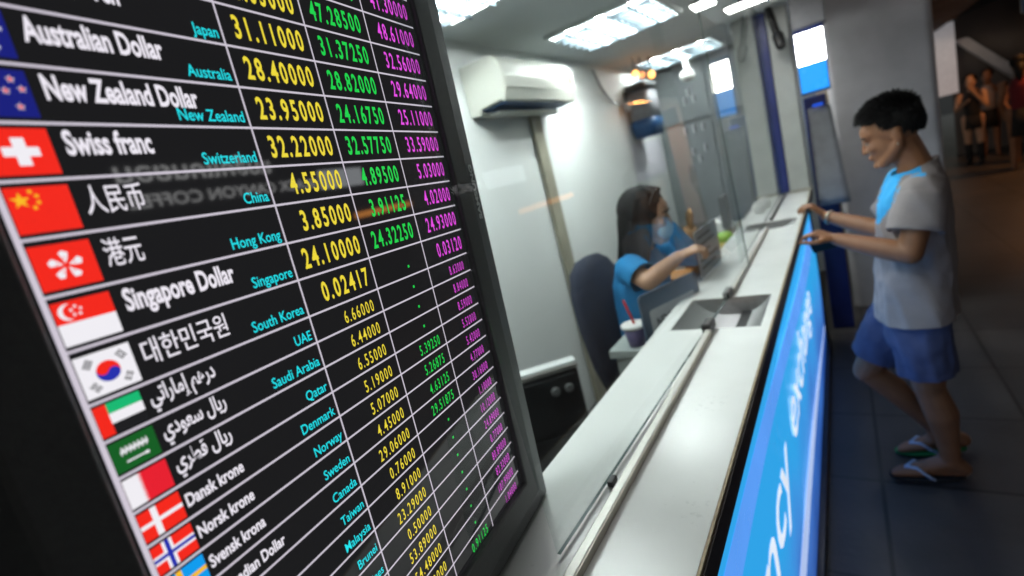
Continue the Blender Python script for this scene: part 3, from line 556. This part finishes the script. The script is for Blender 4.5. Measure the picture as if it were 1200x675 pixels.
# clutter on the ledge and counter
bg = thing('paper_bag', 'crumpled brown paper bag with torn handles behind the notice holder', 'bag', (-.625, 2.40, 1.051), .3)
bg.scale = (1.15, 1.2, 1.25)
bm = B(); rings(bm, [(0, 0, 0, .045, .08), (0, 0, .10, .05, .085), (.005, 0, .17, .035, .08), (.0, .01, .195, .02, .075)], 20, 4)
for v in bm.verts: v.co += V((noise.noise(v.co * 30), noise.noise(v.co * 27 + V((3, 1, 2))), 0)) * .012
obj('bag_body', bm, M['brown'], bg); bm = B(); tube(bm, [V((0, -.04, .18)), V((.01, -.035, .25)), V((.01, .0, .265)), V((0, .03, .24)), V((0, .045, .17))], .008); obj('handle', bm, M['brown'], bg)
bm = B(); prism(bm, rrect(-.05, .05, -.085, .085, .006), 'z', 0, .07); bmesh.ops.translate(bm, verts=bm.verts, vec=(-.665, 2.22, 1.051)); tag(obj('orange_box', bm, M['orange'], None, .003), 'orange cardboard box on the ledge under the brown bag', 'box')
pr_ = thing('receipt_printer', 'white receipt printer on the grey ledge near the far tray', 'printer', (-.66, 3.25, 1.051))
bm = B(); prism(bm, [(-.07, 0), (.07, 0), (.07, .08), (.03, .13), (-.07, .13)], 'y', -.09, .09); obj('casing', bm, M['cupwhite'], pr_, .012); bm = B(); box(bm, .0, .04, -.06, .06, .131, .15); obj('paper_slip', bm, M['paperwhite'], pr_)
ds = thing('display_pole', 'dark grey customer display on a pole beyond the notice holder', 'display', (-.575, 3.0, 1.051))
bm = B(); caps(bm, (0, 0, .01), (0, 0, .20), .02, .02); box(bm, -.05, .05, -.05, .05, 0, .012); obj('pole', bm, M['greybox'], ds); bm = B(); box(bm, -.018, .018, -.055, .055, .12, .30); obj('display_head', bm, M['bezel'], ds, .006)
td = thing('tape_dispenser', 'yellow tape dispenser on the ledge beside the dark display pole', 'tape dispenser', (-.555, 2.78, 1.051), pi / 2)
bm = B(); prism(bm, [(-.06, 0), (.07, 0), (.075, .04), (.05, .05), (.01, .09), (-.03, .10), (-.06, .06)], 'y', -.025, .025); obj('body', bm, M['yellow'], td, .006); bm = B(); caps(bm, (-.01, -.012, .10), (-.01, .012, .10), .035, .035, 18); obj('roll', bm, M['green'], td)
for x, y, l in ((-.45, 3.36, 'nearer white round pot on the far stretch of counter'), (-.435, 3.52, 'farther white round pot on the far stretch of counter')):
    o = thing('small_pot', l, 'pot', (x, y, CT + .001), group='white pots on the counter'); bm = B(); lathe(bm, [(.026, 0), (.036, .015), (.038, .045), (.032, .06), (.029, .058), (.02, .03)]); obj('pot_body', bm, M['cupwhite'], o, smooth=True)
    bm = B(); lathe(bm, [(.030, .0595), (.028, .070), (.010, .076)]); obj('lid', bm, M['cupwhite'], o, smooth=True)

# ------------------------------------------------------------------ illuminated sign, stand panel, column
sg = thing('lit_sign', 'small illuminated box sign, white above and bright blue below, beside the posts', 'sign', (-.095, 3.95, 1.80))
bx('sign_case', M['navy'], sg, -.082, .082, -.035, .06, -.012, .39, bevel=.004)
bx('white_face', emit('sign_white', (1., .96, .88), 16.), sg, -.076, .076, -.040, -.0355, .172, .362, bevel=.002); bx('blue_face', emit('sign_blue', (.0, .32, 1.), 1.25), sg, -.076, .076, -.040, -.0355, .0, .1715, bevel=.002)
bx('bracket', M['greybox'], sg, -.085, .10, -.03, .08, .392, .60, bevel=.01)
bp_ = thing('stand_panel', 'tall navy stand with a curved grey panel between the post and the concrete column', 'display stand', (-.08, 4.30, 0))
bx('board', M['navy'], bp_, -.11, .03, .04, .12, 0.001, 1.78, bevel=.01)
bm = B(); rows = []
for i in range(13):
    t_ = i / 12; z = 1.02 + .68 * t_; y = -.14 - .05 * (1 - t_) ** 2; rows.append([V((x, y + .10 * (x - .02) ** 2, z)) for x in (-.085, -.06, -.03, .0, .03 + .02 * (1 - t_), .05 + .05 * (1 - t_))] + [V((x, y + .02, z)) for x in (.05 + .05 * (1 - t_), .03 + .02 * (1 - t_), .0, -.03, -.06, -.085)])
loft(bm, rows); obj('curved_panel', bm, M['greybox'], bp_)
bx('lit_cap', emit('blue_cap_glow', (.0, .10, .9), 1.), bp_, -.05, .01, -.15, -.10, 1.705, 1.72); bx('panel_arm', M['navy'], bp_, -.05, .0, -.115, .039, 1.3, 1.5)
bm = B(); prism(bm, rrect(-.04, .615, 4.82, 5.45, .05), 'z', .001, 3.39); tag(obj('concrete_column', bm, M['concrete']), 'broad grey concrete column behind the standing man', 'column')

# ------------------------------------------------------------------ people
def hand(bm, wr, d, n, side, curls, sc=1., spread=.5):
    """wr wrist; d towards the knuckles; n the way the palm faces; side=+1 puts the thumb on d x n, -1 the other side"""
    d = V(d).normalized(); n = V(n); n = (n - d * n.dot(d)).normalized(); l = d.cross(n) * side; wr = V(wr)
    L = [.070, .080, .075, .058]; off = [.030, .010, -.010, -.029]
    for i in range(4):
        kn = wr + d * (.088 - .004 * abs(i - 1)) * sc + l * off[i] * sc
        caps(bm, wr + d * .01 * sc + l * off[i] * .6 * sc, kn, .0125 * sc, .0105 * sc, 10)
        dd = (d + l * spread * .18 * (1.5 - i) / 1.5).normalized(); p = kn; r = .0092
        for s, fr_ in enumerate((.45, .30, .25)):
            a = radians(curls[s] + 4 * i); ax = l; dd = (Matrix.Rotation(a * (1 if (d.cross(n)).dot(l) > 0 else -1), 3, ax) @ dd)
            q = p + dd * L[i] * fr_ * sc; caps(bm, p, q, r * sc, (r - .0009) * sc, 10); p = q; r -= .0009
    b = wr + d * .025 * sc + l * .022 * sc; k = b + (d * .6 + l * .75 + n * .3).normalized() * .042 * sc; m = k + (d * .9 + l * .25 + n * .35).normalized() * .034 * sc; e = m + (d * .95 + n * .3).normalized() * .026 * sc
    caps(bm, b, k, .014 * sc, .0115 * sc, 10); caps(bm, k, m, .0110 * sc, .010 * sc, 10); caps(bm, m, e, .0098 * sc, .0085 * sc, 10)
def chain(bm, pts, rs):
    for (a, b), (r, s) in zip(zip(pts, pts[1:]), zip(rs, rs[1:])): caps(bm, a, b, r, s)
def head(bm, c, fx, s=1., tilt=0., sexf=0):
    """c: centre of the head, fx: unit facing (horizontal), returns a local->world map"""
    fx = V(fx).normalized(); ly = V((0, 0, 1)).cross(fx); R = Matrix((fx, ly, V((0, 0, 1)))).transposed() @ Matrix.Rotation(tilt, 3, 'Y'); c = V(c)
    P = lambda x, y, z: c + R @ V((x, y, z)) * s
    def e(x, y, z, a, b, h): ell(bm, P(x, y, z), (a * s, b * s, h * s), R)
    e(-.010, 0, .035, .096, .076, .092); e(.025, 0, -.025, .064, .064, .085); e(.040, 0, -.055, .048, .050, .055)
    e(.066, 0, .035, .028, .052, .040); e(.078, 0, .020, .014, .046, .012)
    e(.072, .033, -.022, .020, .022, .022); e(.072, -.033, -.022, .020, .022, .022)
    caps(bm, P(.086, 0, .012), P(.101, 0, -.028), .0085 * s, .0115 * s); ell(bm, P(.094, .011, -.031), (.010 * s, .008 * s, .008 * s), R); ell(bm, P(.094, -.011, -.031), (.010 * s, .008 * s, .008 * s), R)
    e(.086, 0, -.055, .013, .022, .008); e(.085, 0, -.066, .012, .020, .008); e(.076, 0, -.096, .020, .024, .017)
    caps(bm, P(.060, .03, -.095), P(-.005, .060, -.045), .020 * s, .020 * s); caps(bm, P(.060, -.03, -.095), P(-.005, -.060, -.045), .020 * s, .020 * s)
    for q in (1, -1): e(.020, q * .034, -.052, .040, .028, .054); e(.083, q * .031, .011, .009, .016, .005)
    for q in (1, -1): e(-.012, q * .076, -.012, .018, .008, .031); e(-.006, q * .073, -.034, .010, .008, .012)
    return P, R
def face_parts(P, R, s, parent, lipm):
    for q in (1, -1):
        bm = B(); ell(bm, P(.0815, q * .031, .003), (.0085 * s, .0125 * s, .0042 * s), R, 0); ell(bm, P(.0870, q * .032, .002), (.0045 * s, .0065 * s, .0036 * s), R, 1); o = obj('eye', bm, [M['eyew'], M['eyeb']], parent)
        bm = B(); tube(bm, [P(.091, q * .014, .024), P(.091, q * .030, .029), P(.080, q * .047, .024)], .0038 * s); obj('eyebrow', bm, M['hair'], parent)
    bm = B(); ell(bm, P(.0945, 0, -.0545), (.0055 * s, .015 * s, .0036 * s), R); ell(bm, P(.093, 0, -.0635), (.0055 * s, .013 * s, .0044 * s), R); obj('lips', bm, lipm, parent)
def place(root, o): o.parent = root; o.matrix_parent_inverse = root.matrix_basis.inverted(); return o
def person(label, loc, group=None):
    t = thing('person', label, 'person', loc, 0, group); bpy.context.view_layer.update(); return t

# ---- the customer at the counter
man = person('young man in grey T-shirt with blue yoke, blue shorts and flip-flops, standing at the counter', (.18, 2.52, 0))
class Par:  # children are modelled in world coordinates
    pass
def adopt(root, before):
    for o in [o for o in COL.objects if o.name not in before and o is not root]:
        if o.parent is None: place(root, o)
before = {o.name for o in COL.objects}
bm = B()
P, R = head(bm, (.166, 2.475, 1.520), (-1, .06, 0), 1.0, radians(15))
chain(bm, [(.232, 2.48, 1.33), (.222, 2.478, 1.40), (.196, 2.476, 1.47)], [.066, .054, .056])
rings(bm, [(.185, 2.50, .74, .085, .13), (.185, 2.50, .84, .10, .155), (.19, 2.49, .98, .09, .14), (.20, 2.485, 1.12, .098, .155), (.212, 2.48, 1.24, .095, .165), (.222, 2.48, 1.31, .07, .13), (.228, 2.48, 1.35, .05, .07)], 28)
LS, RS = V((.222, 2.312, 1.288)), V((.212, 2.655, 1.288))
LE, RE = V((.170, 2.262, 1.085)), V((.120, 2.735, 1.085)); LW, RW = V((-.050, 2.36, 1.155)), V((-.095, 2.87, 1.165))
chain(bm, [LS, LS.lerp(LE, .5), LE], [.056, .047, .040]); chain(bm, [LE, LE.lerp(LW, .3), LE.lerp(LW, .7), LW], [.040, .042, .034, .026])
chain(bm, [RS, RS.lerp(RE, .5), RE], [.056, .047, .040]); chain(bm, [RE, RE.lerp(RW, .3), RE.lerp(RW, .7), RW], [.040, .042, .034, .026])
hand(bm, LW, (-.9, .25, .42), (-.30, .15, -1), 1, (34, 30, 22)); hand(bm, RW, (-.70, .20, .78), (-.75, .1, -.6), -1, (40, 34, 26))
LH, LK, LA = V((.185, 2.415, .83)), V((.200, 2.435, .455)), V((.252, 2.470, .085))
RH, RK, RA = V((.180, 2.585, .83)), V((-.005, 2.62, .445)), V((.240, 2.665, .115))
chain(bm, [LH, LH.lerp(LK, .5), LK], [.092, .077, .056]); chain(bm, [LK, V((.232, 2.445, .33)), V((.245, 2.46, .2)), LA], [.054, .060, .042, .036])
chain(bm, [RH, RH.lerp(RK, .5), RK], [.090, .076, .057]); chain(bm, [RK, V((.085, 2.64, .345)), V((.175, 2.655, .215)), RA], [.054, .058, .042, .036])
def foot(bm, ank, heel, toe, up=.0):
    heel, toe, ank = V(heel), V(toe), V(ank); d = (toe - heel).normalized(); l = V((-d.y, d.x, 0)); m = heel.lerp(toe, .62)
    chain(bm, [ank, heel + V((0, 0, .038))], [.037, .033]); chain(bm, [ank + d * .01, heel.lerp(toe, .4) + V((0, 0, .045)), m + V((0, 0, .03))], [.037, .034, .028]); caps(bm, heel + V((0, 0, .034)), m + V((0, 0, .026)), .030, .026)
    for i, (o_, L, r) in enumerate(((.028, .068, .0135), (.011, .068, .010), (-.004, .06, .0095), (-.018, .050, .009), (-.030, .040, .0085))):
        a = heel.lerp(toe, .58) + l * o_ * .9 + V((0, 0, .026)); caps(bm, a, a + d * (L + .03) + V((0, 0, -.010)), r + .006, r)
foot(bm, LA, (.288, 2.478, .012), (.040, 2.452, .012)); foot(bm, RA, (.318, 2.675, .035), (.080, 2.645, .013))
skin = remesh('body', bm, .0046, M['skin'], None, 10)
face_parts(P, R, 1.0, skin, M['lip'])
# hair: a cropped cap of many tufts
bm = B(); random.seed(3)
def hair_ok(q): return q.z > .060 + max(0, q.x) * .36 if q.x > .02 else q.z > (-.050 if q.x < -.06 else -.005 - max(0, (q.x + .02)) * .2)
for i in range(5200):
    z = random.uniform(-.6, 1); a = random.uniform(0, 2 * pi); r_ = math.sqrt(1 - z * z); q = V((-.012 + .099 * r_ * cos(a), .080 * r_ * sin(a), .038 + .095 * z))
    if not hair_ok(q): continue
    if abs(q.y) > .06 and -.04 < q.x < .02 and q.z < .03: continue
    nn = V((r_ * cos(a) / .099, r_ * sin(a) / .080, z / .095)).normalized(); up = max(0, z)
    dd = (nn * (.22 + .55 * up ** 2) + V((.75 * min(1, max(.05, (q.x + .11) / .10)), 0, -.62 * min(1, max(0, (.75 - z) / .6)))) + V((random.uniform(-.10, .10), random.uniform(-.12, .12), random.uniform(-.06, .08)))).normalized()
    L = (.016 + .016 * up + (.002 if q.x > .05 else 0)) * random.uniform(.7, 1.2); p = V(q)
    caps(bm, P(*(p - nn * .006)), P(*(p + dd * L)), .0036, .0008, 5, 1)
for i in range(1): ell(bm, P(-.020, 0, .047), (.094, .0785, .091), R)
obj('hair', bm, M['hair'], skin, recalc=False)
# T-shirt
bm = B()
rings(bm, [(.186, 2.495, .62, .134, .202), (.186, 2.495, .76, .132, .198), (.188, 2.49, .90, .122, .180), (.196, 2.487, 1.04, .118, .176), (.203, 2.484, 1.16, .115, .178), (.212, 2.482, 1.25, .108, .182), (.220, 2.481, 1.305, .090, .165), (.227, 2.480, 1.345, .070, .11), (.230, 2.48, 1.375, .062, .072), (.230, 2.48, 1.42, .060, .066)], 36, 2.2)
sl = LS.lerp(LE, .62); sr = RS.lerp(RE, .62)
ell(bm, LS + V((0, .01, .004)), (.068, .062, .066)); ell(bm, RS + V((0, -.01, .004)), (.068, .062, .066))
dl = (LE - LS).normalized(); dr = (RE - RS).normalized()
sh = remesh('t_shirt', bm, .0075, [M['shirt'], M['yoke'], M['paperwhite']], skin, 5, cuts=[(V((.19, 2.49, .772)), V((.06, 0, -1))), (V((.225, 2.48, 1.378)), V((-.35, 0, 1)), lambda c: (c - V((.22, 2.48, 1.37))).length < .14 and c.z > 1.30)], wob=.013, wscale=9, solid=.003, post=lambda b: (sleeve(b, LS + V((0, .012, .0)), sl, .068, .073), sleeve(b, RS + V((0, -.012, 0)), sr, .068, .073)))
for p in sh.data.polygons:
    c = p.center
    front = .205 - c.x
    if c.z > 1.185 and front > .070 * (1.345 - c.z) / .14 + .030 + .010 * noise.noise(c * 9) and 2.30 < c.y < 2.66: p.material_index = 1
    elif c.z > 1.358 and c.x < .235: p.material_index = 1
# shorts
bm = B()
rings(bm, [(.186, 2.50, .66, .108, .165), (.186, 2.50, .74, .105, .165), (.187, 2.50, .90, .098, .150)], 30)
chain(bm, [LH + V((0, 0, .0)), LH.lerp(LK, .95)], [.103, .092]); chain(bm, [RH, RH.lerp(RK, .98)], [.101, .094])
kd = (LK - LH).normalized(); rd = (RK - RH).normalized()
remesh('shorts', bm, .009, M['shorts'], skin, 5, cuts=[(LH.lerp(LK, .80), kd, lambda c: c.y < 2.505 and c.z < .64), (RH.lerp(RK, .78), rd, lambda c: c.y >= 2.50 and c.z < .66 and c.x < .17), (V((.18, 2.5, .875)), V((0, 0, 1)))], wob=.0125, wscale=10, solid=.003)
# flip-flops, bracelet, ear stud
def flipflop(heel, toe, solem, side):
    heel, toe = V(heel), V(toe); d = (toe - heel).normalized(); l = V((-d.y, d.x, 0)); n_ = d.cross(l); bm = B(); out = []
    for i in range(24):
        a = 2 * pi * i / 24; xx = cos(a); yy = sin(a); w_ = .042 + .008 * xx - .007 * cos(2 * a); out.append((heel + toe) / 2 + d * xx * .135 + l * yy * w_)
    loft(bm, [[p - n_ * .009 for p in out], [p + n_ * .007 for p in out]]); so_ = obj('sandal', bm, solem, skin)
    bm = B(); k = heel.lerp(toe, .78) + n_ * .040 ; m = heel.lerp(toe, .52)
    tube(bm, [heel.lerp(toe, .80) + n_ * .012, k], .006)
    for q in (1, -1): tube(bm, [k, heel.lerp(toe, .64) + l * q * .030 + n_ * .050, m + l * q * .043 + n_ * .024, heel.lerp(toe, .42) + l * q * .042 + n_ * .004], .0065)
    obj('strap', bm, M['strap'], so_)
flipflop((.288, 2.478, .010), (.040, 2.452, .010), M['sole_dark'], 1); flipflop((.318, 2.675, .030), (.080, 2.645, .010), M['sole_green'], -1)
bm = B(); wd = (RW - RE).normalized(); c_ = RW - wd * .02; u_, v_ = frame_of(wd); tube(bm, [c_ + (u_ * cos(2 * pi * i / 16) + v_ * sin(2 * pi * i / 16)) * .031 for i in range(17)], .005); obj('bracelet', bm, M['band'], skin)
bm = B(); ell(bm, P(-.004, .082, -.040), (.003, .003, .003)); obj('earring', bm, M['band'], skin)
adopt(man, before)
ph = tag(bx('phone', M['phone'], None, -.026, .026, -.004, .004, -.05, .05, bevel=.004), 'black phone held under the hand of the standing man', 'phone'); ph.location = (-.105, 2.405, 1.128); ph.rotation_euler = (radians(35), radians(72), radians(10))

# ---- the cashier
wo = person('long haired woman in blue shirt and pale face mask sitting behind the glass', (-.75, 2.0, .301))
before = {o.name for o in COL.objects}
bm = B(); H = V((-.680, 1.975, 1.435))
P, R = head(bm, H, (1, .12, 0), .96, radians(8))
chain(bm, [(-.735, 1.98, 1.28), (-.725, 1.98, 1.33), (-.705, 1.975, 1.38)], [.058, .048, .050])
rings(bm, [(-.77, 1.985, .78, .10, .16), (-.77, 1.985, .92, .085, .13), (-.765, 1.985, 1.06, .088, .135), (-.75, 1.985, 1.19, .09, .15), (-.745, 1.985, 1.265, .062, .125), (-.74, 1.985, 1.30, .045, .06)], 28)
LS, RS = V((-.745, 2.115, 1.262)), V((-.740, 1.848, 1.258)); RE = V((-.655, 1.785, 1.215)); RW = V((-.545, 1.86, 1.280)); LE = V((-.565, 2.13, 1.215)); LW = V((-.612, 2.045, 1.365))
chain(bm, [RS, RS.lerp(RE, .5), RE], [.048, .040, .036]); chain(bm, [RE, RE.lerp(RW, .35), RW], [.036, .036, .024]); chain(bm, [LS, LS.lerp(LE, .5), LE], [.048, .040, .034]); chain(bm, [LE, LE.lerp(LW, .35), LW], [.035, .035, .024])
hand(bm, RW, (.85, .35, .25), (.2, .3, -1), 1, (38, 36, 28), .86); hand(bm, LW, (-.25, -.30, .75), (-.7, -.3, -.2), 1, (40, 36, 30), .82)
for y in (1.90, 2.07): chain(bm, [(-.76, y, .86), (-.44 - .12, y, .86), (-.56, y, .40)], [.085, .062, .045]); caps(bm, (-.57, y, .34), (-.42 - .04, y, .33), .035, .028)
skin = remesh('body', bm, .006, M['skin_f'], None, 4); face_parts(P, R, .96, skin, M['lip'])
bm = B(); ell(bm, P(.066, 0, -.052), (.044, .050, .046), R); tube(bm, [P(.055, .045, -.035), P(-.01, .078, -.005)], .003); tube(bm, [P(.055, -.045, -.035), P(-.01, -.078, -.005)], .003); obj('face_mask', bm, mat('pale_face_mask', (.50, .60, .66), .8), skin)
bm = B(); ell(bm, P(-.022, 0, .040), (.098, .086, .096), R); random.seed(5)
for i in range(420):
    a = random.uniform(radians(58), radians(302)); r0 = random.uniform(.75, 1.0); x, y = .088 * cos(a) * r0 - .018, .088 * sin(a) * r0
    top = P(x * .8, y * .9, .07 + random.uniform(-.02, .03)); mid = P(x * 1.08, y * 1.08, -.08); Lz = random.uniform(.26, .40); x2 = min(x, .0)
    low = H + V((-.055 + (mid.x - H.x) * .8, (mid.y - H.y) * .92, -Lz)); tube(bm, [top, P(x * 1.07, y * 1.07, .0), mid, mid.lerp(low, .5) + V((-.012, 0, 0)), low], .009, 5)
for i in range(60):
    y = -.075 + .15 * i / 59; tube(bm, [P(-.02, y * .25, .135), P(.050, y * .8, .112), P(.070 - abs(y) * .45, y * 1.06, .070)], .008, 5)
obj('hair', bm, M['hair'], skin, recalc=False)
bm = B(); rings(bm, [(-.772, 1.985, .74, .125, .185), (-.772, 1.985, .88, .112, .165), (-.768, 1.985, 1.04, .106, .155), (-.755, 1.985, 1.18, .108, .165), (-.748, 1.985, 1.258, .082, .145), (-.742, 1.985, 1.30, .062, .085), (-.735, 1.985, 1.35, .058, .062)], 32, 2.2)
ell(bm, LS, (.06, .055, .058)); ell(bm, RS, (.06, .055, .058)); d1 = (RE - RS).normalized(); d2 = (LE - LS).normalized()
remesh('shirt', bm, .008, M['tee'], skin, 4, cuts=[(V((-.77, 1.985, .77)), V((0, 0, -1))), (V((-.735, 1.985, 1.325)), V((.45, 0, 1)), lambda c: c.z > 1.285 and abs(c.y - 1.985) < .09)], wob=.006, solid=.003, post=lambda b: (sleeve(b, RS, RS.lerp(RE, .72), .057, .058), sleeve(b, LS, LS.lerp(LE, .5), .057, .056)))
bm = B()
for y in (1.90, 2.07): chain(bm, [(-.76, y, .86), (-.56, y, .86), (-.56, y, .40)], [.098, .075, .06])
remesh('trousers', bm, .010, M['trouser'], skin, 3, cuts=[(V((-.6, 2, .36)), V((0, 0, -1)))], solid=.003)
bm = B(); caps(bm, LE, LW, .044, .031); caps(bm, LS.lerp(LE, .55), LE, .050, .044); obj('arm_sleeve', bm, mat('sky_blue_sleeve', (.06, .30, .62), .8, bump=.2, bscale=90), skin)
for y in (1.90, 2.07):
    bm = B(); caps(bm, (-.58, y, .340), (-.46, y, .335), .037, .031); obj('shoe', bm, M['black'], skin)
adopt(wo, before)
# ---- people far down the walkway
def passer(label, x, y, s, face, top, bot, legm, topm, skinm, arm, boots=None, long_hair=False):
    t = person(label, (x, y, 0), 'people far down the walkway'); before = {o.name for o in COL.objects}; bm = B(); f = V((cos(face), sin(face), 0)); l = V((-f.y, f.x, 0)); O = V((x, y, 0))
    W_ = lambda a, b, c: O + (f * a + l * b) * s + V((0, 0, c * s))
    P, R = head(bm, W_(.01, 0, 1.52), f, s * .95); chain(bm, [W_(-.02, 0, 1.30), W_(0, 0, 1.42)], [.055 * s, .05 * s])
    for q in (1, -1):
        chain(bm, [W_(0, q * .085, .85), W_(.02 * q, q * .09, .47), W_(-.01 + .03 * q, q * .095, .09)], [.085 * s, .056 * s, .038 * s]); caps(bm, W_(-.03 + .03 * q, q * .095, .035), W_(.14 + .03 * q, q * .10, .03), .034 * s, .028 * s)
        E1 = W_(-.02 + arm[0] * .1, q * .21, 1.05); H1 = W_(.02 + .2 * arm[0], q * (.20 - .14 * arm[0]), .85 + .30 * arm[0] + (.2 if arm[1] and q > 0 else 0)); chain(bm, [W_(-.01, q * .165, 1.29), E1, H1], [.05 * s, .038 * s, .026 * s]); caps(bm, H1, H1 + (H1 - E1).normalized() * .13 * s, .028 * s, .018 * s)
    rings(bm, [(*W_(0, 0, .80), .10 * s, .14 * s), (*W_(0, 0, 1.0), .085 * s, .12 * s), (*W_(0, 0, 1.2), .10 * s, .16 * s), (*W_(0, 0, 1.32), .06 * s, .10 * s)], 20)
    sk = remesh('body', bm, .012, skinm, None, 3)
    bm = B(); ell(bm, W_(-.02, 0, 1.565), (.10 * s, .09 * s, .10 * s))
    if long_hair: rings(bm, [(*W_(-.075, 0, 1.20), .03 * s, .07 * s), (*W_(-.07, 0, 1.4), .045 * s, .095 * s), (*W_(-.04, 0, 1.55), .07 * s, .09 * s)], 14)
    obj('hair', bm, M['hair'], sk)
    bm = B(); rings(bm, [(*W_(0, 0, top), .115 * s, .155 * s), (*W_(0, 0, 1.0), .10 * s, .14 * s), (*W_(0, 0, 1.2), .115 * s, .175 * s), (*W_(-.01, 0, 1.34), .07 * s, .13 * s)], 20); obj('top', bm, topm, sk)
    bm = B(); rings(bm, [(*W_(0, 0, bot), .125 * s, .165 * s), (*W_(0, 0, .9), .115 * s, .155 * s)], 20); obj('bottoms', bm, legm, sk)
    if boots:
        for q in (1, -1): bm = B(); chain(bm, [W_(.02 * q, q * .092, .36), W_(-.01 + .03 * q, q * .095, .08)], [.058 * s, .046 * s]); caps(bm, W_(-.03 + .03 * q, q * .095, .04), W_(.15 + .03 * q, q * .10, .035), .040 * s, .034 * s); obj('boot', bm, boots, sk)
    adopt(t, before)
passer('woman in black with bare orange lit legs and black boots, far down the walkway', 2.0, 12.4, .97, radians(-110), .78, .66, M['black_cloth'], M['black_cloth'], M['skin_f'], (1, 1), M['black_cloth'])
passer('person in dark clothes walking away at the right of the far group', 2.30, 10.9, 1.03, radians(80), .70, .50, M['black_cloth'], M['red_cloth'], M['skin'], (.1, 0), None, True)
passer('person in a red top half hidden at the right edge of the far group', 2.47, 11.6, .95, radians(-120), .72, .6, M['red_cloth'], M['red_cloth'], M['skin'], (.4, 0), None)
passer('person in pale top behind the woman in black boots', 2.36, 13.2, .98, radians(-100), .74, .55, M['black_cloth'], M['shirt'], M['skin'], (.6, 1), None)

# ------------------------------------------------------------------ far end of the walkway
tag(bx('ceiling_beam', M['concrete'], None, .95, 1.75, 5.6, 14.0, 2.55, 3.39, bevel=.02), 'grey concrete beam overhead to the right of the column', 'beam')
tag(bx('white_panel', emit('lit_white_panel', (.8, .8, .85), .20, base=(.6, .6, .62)), None, 1.55, 2.02, 13.6, 13.7, 1.30, 2.65), 'pale lit wall panel beyond the concrete column', 'panel')  # faint emission stands in for the light falling on this panel
bm = B(); prism(bm, [(2.03, 0.001), (6, .001), (6, 3.39), (2.03, 2.7)], 'y', 14.2, 14.4); tag(obj('taupe_wall', bm, M['taupe']), 'dark taupe wall closing the far end of the walkway', 'wall')
bm = B(); prism(bm, [(2.05, 2.3), (2.25, 2.3), (3.4, .9), (3.2, .9)], 'y', 13.9, 14.1); tag(obj('stair_stringer', bm, M['concrete']), 'sloping grey stair side in front of the taupe wall', 'stair')
bm = B(); prism(bm, rrect(2.70, 3.15, 11.9, 12.35, .1), 'z', .001, 3.39); tag(obj('pale_pillar', bm, M['paperwhite']), 'pale round cornered pillar at the right edge behind the far group', 'pillar')
tag(bx('hanging_sign', M['bluebox'], None, 2.0, 2.9, 9.2, 9.28, 2.18, 2.48, bevel=.005), 'plain dark blue sign hanging under the roof at the upper right', 'sign')
sh_ = thing('shop_front', 'dark shop front across the walkway with white Thai and English lettering', 'shop', (3.5, 6, 0))
bpy.context.view_layer.update()
place(sh_, bx('facade', M['darkwall'], None, 3.5, 3.7, -2, 16, 0.001, 3.39))
LT = emit('lit_letters', (1, 1, 1), 2.6)
# lettering faces -x, so it runs towards -y when read
place(sh_, text('lettering', 'แบล็คแคนยอน', LT, None, 0, 2.24, .165, 1, bold=.015, width=1.70, basis=lambda p: V((3.485, 4.57 - p.x, p.y))))
place(sh_, text('lettering', 'BLACK CANYON COFFEE', LT, None, 0, 2.02, .115, 1, bold=.01, width=2.35, basis=lambda p: V((3.485, 5.25 - p.x, p.y))))
place(sh_, bx('lit_window', emit('shop_window_white', (.9, .95, 1), 2.2), None, 3.47, 3.495, 5.35, 6.3, 1.98, 2.22)); place(sh_, bx('orange_tube', emit('orange_tube_glow', (1, .36, .06), 4.), None, 3.45, 3.49, 5.9, 7.5, 1.52, 1.60))
for x, y, l in ((2.2, 7.6, 'nearer white strip lamp under the walkway roof'), (2.6, 11.2, 'farther white strip lamp under the walkway roof')):  # unseen lamps added to brighten the far walkway
    t = thing('strip_lamp', l, 'ceiling light', (x, y, 3.399), group='strip lamps under the walkway roof')
    bx('lamp_housing', M['post'], t, -.07, .07, -.6, .6, -.05, -.001); bm = B(); caps(bm, (0, -.55, -.07), (0, .55, -.07), .016); obj('tube', bm, emit('strip_tube', (.95, .92, 1.), 14.), t)
lf = thing('warm_lamp', 'warm orange shop lamp above the far end of the walkway', 'lamp', (3.2, 10.6, 3.0)); bpy.context.view_layer.update()
place(lf, bx('lamp_case', M['black'], None, 2.9, 3.45, 10.2, 11.0, 3.0, 3.08))
al = bpy.data.lights.new('warm_light', 'AREA'); al.energy = 80; al.color = (1, .40, .10); al.size = .5; ao = bpy.data.objects.new('warm_light', al); COL.objects.link(ao); ao.location = (3.2, 10.6, 2.98); ao.rotation_euler = (0, radians(-15), 0); place(lf, ao)
